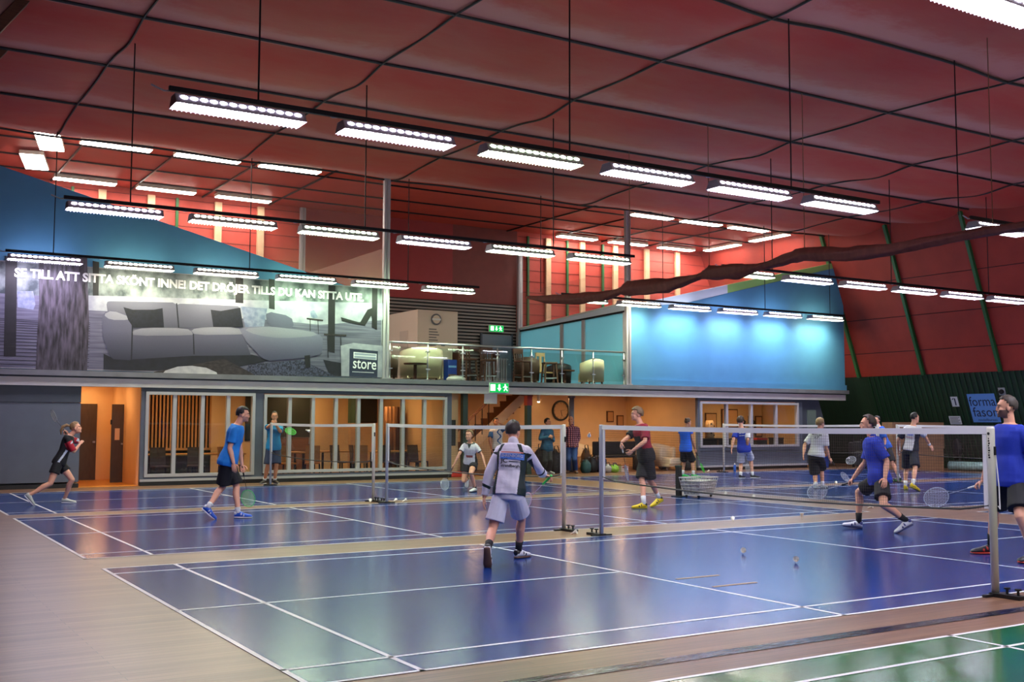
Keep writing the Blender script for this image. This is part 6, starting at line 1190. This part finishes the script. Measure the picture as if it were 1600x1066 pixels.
J_behind = {'s': 1.0, 'base': (22.57, 14.02, 0.0), 'l_curl': 0.35, 'r_curl': 1.0, 'pelvis': (-0.094, 0.115, 0.943), 'neck': (-0.205, 0.252, 1.493), 'head': (-0.238, 0.293, 1.67), 'left': (-0.357, -0.934, 0.0), 'hipleft': (-0.357, -0.934, 0.0), 'headup': (0.0, 0.0, 1.0), 'headleft': (-0.016, -1.0, 0.0), 'l_sho': (-0.246, 0.08, 1.409), 'l_elb': (-0.216, 0.037, 1.1), 'l_wri': (-0.213, 0.023, 0.82), 'l_hip': (-0.117, 0.017, 0.895), 'l_heel': (-0.008, -0.292, 0.0), 'l_toe': (-0.292, -0.288, 0.0), 'l_fup': (0.0, 0.0, 1.0), 'l_ank': (-0.065, -0.291, 0.105), 'l_kne': (-0.156, -0.138, 0.491), 'r_sho': (-0.13, 0.382, 1.409), 'r_elb': (-0.219, 0.48, 1.125), 'r_wri': (-0.312, 0.576, 0.878), 'r_hand': (-0.148, 0.182, -0.381), 'r_hip': (-0.051, 0.189, 0.895), 'r_heel': (-0.137, 0.099, 0.0), 'r_toe': (-0.403, 0.201, 0.0), 'r_fup': (0.0, 0.0, 1.0), 'r_ank': (-0.19, 0.119, 0.105), 'r_kne': (-0.27, 0.166, 0.52)}

hr = lambda k, **a: dict(mat=HAIR[k], **a)
# man in the white and green jacket, walking away
M_jg = C_('dark green panel', (14, 36, 34), .7); M_jw = C_('white track jacket', (214, 212, 224), .55)
def zj(t, x, y, la, ra, dl, dr):
    z = np.zeros(len(t)); side = (np.abs(x) > .135) & ~la & ~ra & (t < .8); z[side] = 1
    z[(np.abs(np.abs(x)-.1-.25*(.97-t)) < .022) & (t > .8) & (t < .97)] = 1
    z[(la & (dl > .44) & (dl < .475)) | (ra & (dr > .44) & (dr < .475))] = 1
    z[ra & (x > -.235) & (dr > .1) & (dr < .4)] = 1
    return z
pj_ = person(J_jacket, 'man in white jacket and white shorts walking away across the near court', SKIN, hr('stubble', thick=.006, nape=-.5), dict(mats=[M_jw, M_jg], zone=zj, sleeve=2, ease=.03, hem=-.1, collar=True, fold=.006, flare=.03), dict(mat=S_white, len=.74, width=.035), (M_sockb, .3), (SH('white green', (216, 218, 216)), GUM, L_w, SH('black trim', (24, 26, 28))), .0065)
def back_print(root, J, items, depth):
    """prints on the back of a shirt: items (kind, x, t, w, h, material, string)"""
    pel, nek = Vector(J['pelvis']), Vector(J['neck']); l, f, u = frame_from(nek-pel, Vector(J['left'])); s = J['s']; sp = (nek-pel).length
    sh = next(o for o in root.children if o.name.startswith('shirt')); co = vcoords(sh.data); r = co-np.array(pel); X = r@np.array(l); T = r@np.array(u); Y = r@np.array(f)
    def back(x, t):
        m = (np.abs(X-x) < .03) & (np.abs(T-t) < .03); return (Y[m].min() if m.any() else -.12)-.003
    for kind, x, t, w_, h, m, st in items:
        tt = t*sp
        if kind == 'box':
            n = 6; q = MB(); g = []
            for i in range(n+1):
                for j in (0, 1): xx = -x*s+w_*s*(.5-i/n); zz = tt+h*s*(j-.5); g.append(pel+l*xx+u*zz+f*back(xx, zz))
            q.add(g, [(i*2, i*2+1, i*2+3, i*2+2) for i in range(n)]).build('print_panel', m, sh)
        else:
            o = text('print_text', st, h/.7*s, m, sh, Matrix.Identity(4), .001, .0005, width=w_*s)
            for v in o.data.vertices: xx = -(x-w_/2)*s-v.co.x; zz = tt+v.co.y; v.co = pel+l*xx+u*zz+f*(back(xx, zz)-.001)
back_print(pj_, J_jacket, [('box', .03, .78, .27, .012, mat('print red', (214, 120, 110), .6), ''), ('box', .035, .69, .29, .07, mat('print blue', (72, 122, 206), .6), ''), ('text', .035, .675, .26, .034, M_jw, 'EHRENBORG'),
     ('text', -.06, .56, .09, .05, mat('print black', (40, 40, 50), .6), 'JC'), ('box', .075, .585, .15, .01, mat('print black', (40, 40, 50)), ''), ('text', .03, .47, .25, .032, mat('print black', (40, 40, 50)), 'strandberghs')], .14)
# lunging man in the blue polo
person(J_lunge, 'man in blue polo shirt lunging left behind the near net', SKIN, hr('brown', thick=.008, line=.75), dict(mats=[C_('royal blue polo', (30, 56, 170))], sleeve=.85, ease=.022, hem=-.2, collar=True, fold=.006, flare=.08), dict(mat=S_black, len=.72, width=.035), (M_sockb, .3), (SH('white', (214, 214, 220)), SH('sole navy', (40, 44, 90)), L_w, SH('navy trim', (40, 46, 110))), .0085)
# tall man at the right edge
person(J_bigman, 'tall bearded man in blue T-shirt standing at the right edge behind the near post', SKIN, hr('grey brown', thick=.012, line=.6, beard=mat('beard stubble', (104, 78, 66), .7)), dict(mats=[C_('deep blue tee', (26, 52, 168))], sleeve=.8, ease=.026, hem=-.2, fold=.005, flare=.06), dict(mat=S_black, len=.8, width=.04), (M_sockb, .36), (SH('black red', (34, 34, 38)), SH('sole red', (214, 70, 50)), L_w, SH('red trim', (210, 66, 46))), .0085)
def zm_(t, x, y, la, ra, dl, dr):
    z = np.zeros(len(t)); z[(t > .5) & (y > -.2)] = 1; z[(y > .02) & (t > .5) & (t < .62)] = 0; z[la] = 1; z[ra] = 0; z[(x < -.1) & ~la] = 0; z[(x > .12) & (t > .2)] = 1; return z
person(J_maroon, 'young smiling man in maroon and black shirt with yellow shoes behind the net', SKIN, hr('dark blond', thick=.012, line=.5), dict(mats=[K_, C_('maroon panel', (140, 28, 48))], zone=zm_, sleeve=.8, ease=.02, hem=-.22, fold=.004), dict(mat=S_black, len=.92, width=.03), (M_sockw, .3), (SH('yellow', (226, 196, 24)), SH('sole olive', (150, 140, 30)), L_k, SH('black trim', (24, 26, 28))), .0095)
person(J_bluetee, 'dark-haired man in bright blue T-shirt and black shorts walking right', SKIN, hr('black', thick=.013, line=.5, beard=mat('light stubble', (176, 132, 114), .6)), dict(mats=[C_('bright blue tee', (24, 124, 206))], sleeve=.72, ease=.022, hem=-.2, fold=.005, flare=.08), dict(mat=S_black, len=.88, width=.04), (M_sockw, .16), (SH('blue white', (36, 92, 206)), PALE, L_w, SH('white trim', (216, 218, 222))), .0095)
def zr(t, x, y, la, ra, dl, dr):
    z = np.zeros(len(t)); z[ra | la] = 1; z[(ra & (y > .1) & (dr < .12)) | ((y > .12) & (t > .86))] = 2; z[(np.abs(y-.02-.12*t) < .02) & (x < -.05) & (t < .45) & ~ra & ~la] = 2; return z
person(J_runner, 'woman with flying ponytail in black and red top running along the far left', SKIN, hr('sandy', thick=.009, line=.6, tail=[(0, -.1, .05), (0, -.17, .08), (0, -.24, .06), (0, -.29, -.02), (0, -.3, -.1)]), dict(mats=[K_, C_('red sleeve', (176, 30, 50)), C_('silver stripe', (190, 200, 214))], zone=zr, sleeve=.95, ease=.014, hem=-.14, fold=.003), dict(mat=S_black, len=.5, width=.025), None, (SH('silver', (180, 186, 176)), PALE, L_w), .0105, True)
person(J_postman, 'man in cyan T-shirt leaning on the farthest net post', SKIN2, hr('stubble', thick=.005, line=.7), dict(mats=[C_('cyan tee', (26, 136, 190))], sleeve=.8, ease=.02, hem=-.2, fold=.003), dict(mat=C_('slate shorts', (44, 56, 84)), len=.95, width=.035), (M_sockw, .12), (SH('black white', (30, 30, 34)), PALE, L_w), .012)
def zp(t, x, y, la, ra, dl, dr):
    z = np.zeros(len(t)); z[(t > .78) & (np.abs(x) < .045*(t-.76)/.2) & (y > 0)] = 1; z[t > .965] = 1; z[(la & (dl > .155)) | (ra & (dr > .155))] = 1; z[(t > .3) & (t < .42) & (np.abs(x) < .08) & (y > 0)] = 2; z[(x > .13) & (t < .5) & ~la] = 1; return z
person(J_polo, 'woman in white polo with dark collar and black shorts bending forward', SKIN, hr('dark blond', thick=.01, line=.55, bun=(0, -.11, .0)), dict(mats=[W_, C_('dark green trim', (26, 44, 44)), C_('dull red print', (140, 70, 70))], zone=zp, sleeve=.62, ease=.016, hem=-.08, fold=.003), dict(mat=S_black, len=.5, width=.025), (M_sockb, .1), (SH('white dark', (206, 206, 210)), DKS, L_w), .0105, True)
def zh(t, x, y, la, ra, dl, dr):
    z = np.zeros(len(t)); z[la | ra] = 1; z[(np.abs(x-.05*np.sin(t*14)-.03) < .025) & (y > 0)] = 1; return z
person(J_handhead, 'man in white and blue shirt holding his head by the staircase', SKIN2, hr('black', thick=.012), dict(mats=[W_, C_('blue sleeve', (24, 92, 160))], zone=zh, sleeve=.75, ease=.018, hem=-.1), dict(mat=S_black, len=.9), (M_sockw, .2), (SH('white', (214, 214, 220)), PALE), .013)
person(J_teal, 'man in teal jacket and black trousers standing left of the plaid shirt', SKIN2, hr('black', thick=.013), dict(mats=[C_('teal jacket', (16, 84, 120))], sleeve=2, ease=.028, hem=-.25, fold=.006), dict(mat=S_black, len=1.2), None, (SH('pale grey', (170, 170, 176)), PALE), .013)
def check_mat():
    m = bpy.data.materials.new('cloth red blue plaid'); m.use_nodes = True; nt = m.node_tree; b = nt.nodes['Principled BSDF']; b.inputs['Roughness'].default_value = .8
    tc = nt.nodes.new('ShaderNodeTexCoord'); c1 = nt.nodes.new('ShaderNodeTexWave'); c2 = nt.nodes.new('ShaderNodeTexWave'); c1.bands_direction = 'X'; c2.bands_direction = 'Z'
    for c in (c1, c2): c.inputs['Scale'].default_value = 5.2; nt.links.new(tc.outputs['Object'], c.inputs[0])
    mx = nt.nodes.new('ShaderNodeMix'); mx.data_type = 'RGBA'; mx.blend_type = 'MULTIPLY'; mx.inputs[0].default_value = 1
    r1, r2 = nt.nodes.new('ShaderNodeValToRGB'), nt.nodes.new('ShaderNodeValToRGB')
    for r, c in ((r1, (60, 50, 110)), (r2, (110, 50, 70))): r.color_ramp.elements[0].color = lin(c); r.color_ramp.elements[1].color = lin((240, 200, 206))
    nt.links.new(c1.outputs['Fac'], r1.inputs[0]); nt.links.new(c2.outputs['Fac'], r2.inputs[0]); nt.links.new(r1.outputs[0], mx.inputs[6]); nt.links.new(r2.outputs[0], mx.inputs[7]); nt.links.new(mx.outputs[2], b.inputs['Base Color']); return m
person(J_plaid, 'bald man in red and blue plaid shirt and jeans in the foyer', SKIN2, dict(mat=HAIR['grey brown'], bald=True), dict(mats=[check_mat()], sleeve=2, ease=.024, hem=-.12, collar=True), dict(mat=C_('blue jeans', (34, 62, 118)), len=1.2), None, (SH('brown', (120, 90, 70)), DKS), .013)
person(J_tank, 'man in blue sleeveless top with hair bun and bright green shoes', SKIN2, hr('brown', thick=.01, bun=(0, -.1, .09)), dict(mats=[C_('vivid blue vest', (28, 100, 226))], sleeve=.25, ease=.018, hem=-.18, fold=.003), dict(mat=S_black, len=.9, width=.035), (M_sockw, .25), (SH('neon green', (40, 214, 90)), SH('sole green', (30, 170, 70)), L_w), .012)
def zb(t, x, y, la, ra, dl, dr):
    z = np.zeros(len(t)); z[ra] = 1; z[(t > .86) & (x < .1)] = 1; return z
pb_ = person(J_bluewhite, 'man in blue shirt with one white sleeve and white shorts, back turned', SKIN, hr('brown', thick=.018), dict(mats=[C_('ultramarine jersey', (22, 54, 170)), W_], zone=zb, sleeve=.8, ease=.02, hem=-.2, fold=.003), dict(mat=S_white, len=.85, width=.03), (M_sockw, .2), (SH('black white', (30, 30, 34)), PALE, L_w), .012)
back_print(pb_, J_bluewhite, [('box', -.04, .74, .06, .022, W_, ''), ('box', .04, .74, .07, .022, W_, ''), ('box', -.05, .62, .05, .018, W_, ''), ('box', .03, .62, .09, .018, W_, '')], .13)
pw = person(J_blond, 'blond man in white numbered shirt and black shorts, back turned', SKIN, hr('sandy', thick=.014), dict(mats=[W_], sleeve=.85, ease=.024, hem=-.04, fold=.004), dict(mat=S_black, len=.95, width=.045), (M_sockw, .14), (SH('silver', (180, 186, 190)), DKS, L_w), .0115)
back_print(pw, J_blond, [('text', 0, .82, .24, .035, mat('print black', (40, 40, 50)), 'MÖLLER'), ('text', 0, .7, .12, .05, mat('print black', (40, 40, 50)), '27')], .13)
MB().tube([Vector(J_blond['r_kne']).lerp(Vector(J_blond['r_ank']), .06), Vector(J_blond['r_kne']).lerp(Vector(J_blond['r_ank']), .16)], .064, 12).build('knee_strap', W_, pw, True)
def zy(t, x, y, la, ra, dl, dr):
    z = np.zeros(len(t)); z[(np.abs(x) > .115) & (t < .75) & ~la & ~ra] = 1; z[(la & (dl > .12)) ] = 1; return z
py_ = person(J_yellowshoes, 'man in white and navy shirt with yellow shoes turned away, arm out', SKIN, hr('black', thick=.01), dict(mats=[W_, C_('navy side', (16, 22, 44))], zone=zy, sleeve=.8, ease=.022, hem=-.02, fold=.004), dict(mat=S_navy, len=.88, width=.035), (M_sockw, .26), (SH('yellow', (226, 196, 24)), SH('sole olive', (150, 140, 30)), L_k), .0115)
back_print(py_, J_yellowshoes, [('box', .02, .66, .14, .09, mat('print pale blue', (150, 160, 226), .6), ''), ('box', 0, .83, .18, .014, mat('print pale blue', (150, 160, 226)), ''), ('box', 0, .5, .18, .02, mat('print pink', (220, 170, 180), .6), '')], .13)
q0 = Vector(J_yellowshoes['r_wri']); q1 = q0.lerp(Vector(J_yellowshoes['r_elb']), .2); MB().tube([q0, q1], .036, 12).build('wristband', W_, py_, True)
person(J_behind, 'player in blue shirt half hidden behind the lunging man', SKIN, hr('black', thick=.012), dict(mats=[C_('mid blue shirt', (36, 90, 190))], sleeve=.7), dict(mat=S_black, len=.9), (M_sockw, .2), (SH('black green', (24, 60, 34)), SH('sole green', (30, 170, 70))), .013)

# ---------------------------------------------------------------- rackets in the players' hands
R_red = mat('racket frame red white', (200, 160, 176), .35); R_sil = mat('racket frame silver', (170, 176, 182), .3, metal=.4); R_grn = mat('racket frame green', (40, 190, 70), .4); R_hand = mat('racket grip white', (216, 216, 210), .7); R_dark = mat('racket dark', (22, 24, 28), .4); R_strg = mat('lime string', (150, 226, 120), .5)
def held(J, q, rel, fn_, cols, label, off=.075, toward=.02):
    w_ = Vector(J[q+'_wri'])+Vector(J['base']); hd_ = Vector(J[q+'_hand']) if q+'_hand' in J else Vector(J[q+'_wri'])-Vector(J[q+'_elb'])
    n = Vector(J[q+'_palm']) if q+'_palm' in J else Vector((0, 0, 0)); g = w_+hd_.normalized()*off*J['s']+(n.normalized()*toward if n.length else n)
    racket(g, Vector(rel), Vector(fn_), cols, label)
RIGHTV = (.8509, -.5253, 0); AWAY = (.5253, .8509, 0)
def sv(r, u, d): return Vector(RIGHTV)*r+Vector((0, 0, u))+Vector(AWAY)*d
held(J_jacket, 'r', sv(-.5, -.55, .5), sv(.3, .6, -.6), (R_red, R_grn, R_red), 'racket with pink-white frame and green grip held by the jacketed man')
held(J_lunge, 'r', sv(-.95, -.28, .1), sv(0, .3, -.9), (R_sil, R_dark, R_sil), 'racket with silver frame held low by the lunging man in blue')
held(J_bigman, 'r', sv(-.93, -.3, .2), sv(0, .2, -1), (R_sil, R_hand, R_sil), 'racket with silver frame held low behind the net by the tall man')
held(J_maroon, 'r', sv(.18, -.97, .1), sv(1, 0, .15), (mat('racket frame blue', (110, 140, 190), .35), R_hand, R_dark), 'racket hanging edge-on from the maroon-shirted man\'s hand')
held(J_bluetee, 'l', sv(.15, -.96, .2), sv(0, 0, -1), (R_grn, R_dark, R_dark, R_strg), 'green strung racket hanging beside the walking man\'s leg')
held(J_postman, 'l', sv(.85, -.45, -.2), sv(.3, .6, -.6), (R_grn, R_dark, R_sil, mat('neon green string', (70, 230, 50), .5)), 'neon green racket held out by the man at the far post')
held(J_runner, 'l', sv(-.55, .5, .4), sv(.6, .3, .6), (R_sil, R_dark, R_dark), 'racket raised behind the running woman\'s head')
held(J_tank, 'r', sv(.35, -.9, -.1), sv(.8, .2, -.4), (R_grn, R_dark, R_grn, mat('neon green string', (70, 230, 50))), 'bright green racket hanging from the hand of the man with the bun')
held(J_bluewhite, 'r', sv(.05, -1, .0), sv(.7, 0, -.7), (R_sil, R_dark, R_sil), 'racket hanging between the legs of the man in white shorts')
held(J_blond, 'r', sv(.6, -.75, -.1), sv(.5, .3, -.6), (R_sil, R_dark, R_dark), 'pale racket pointing down right of the blond man')
held(J_behind, 'r', sv(-.8, -.5, 0), sv(.3, .6, -.6), (R_sil, R_dark, R_dark), 'pale racket held out left by the half hidden player')
held(J_polo, 'r', sv(-.3, -.7, -.6), sv(.6, .4, -.3), (R_sil, R_dark, R_dark), 'racket pointing down from the hand of the woman in the white polo')
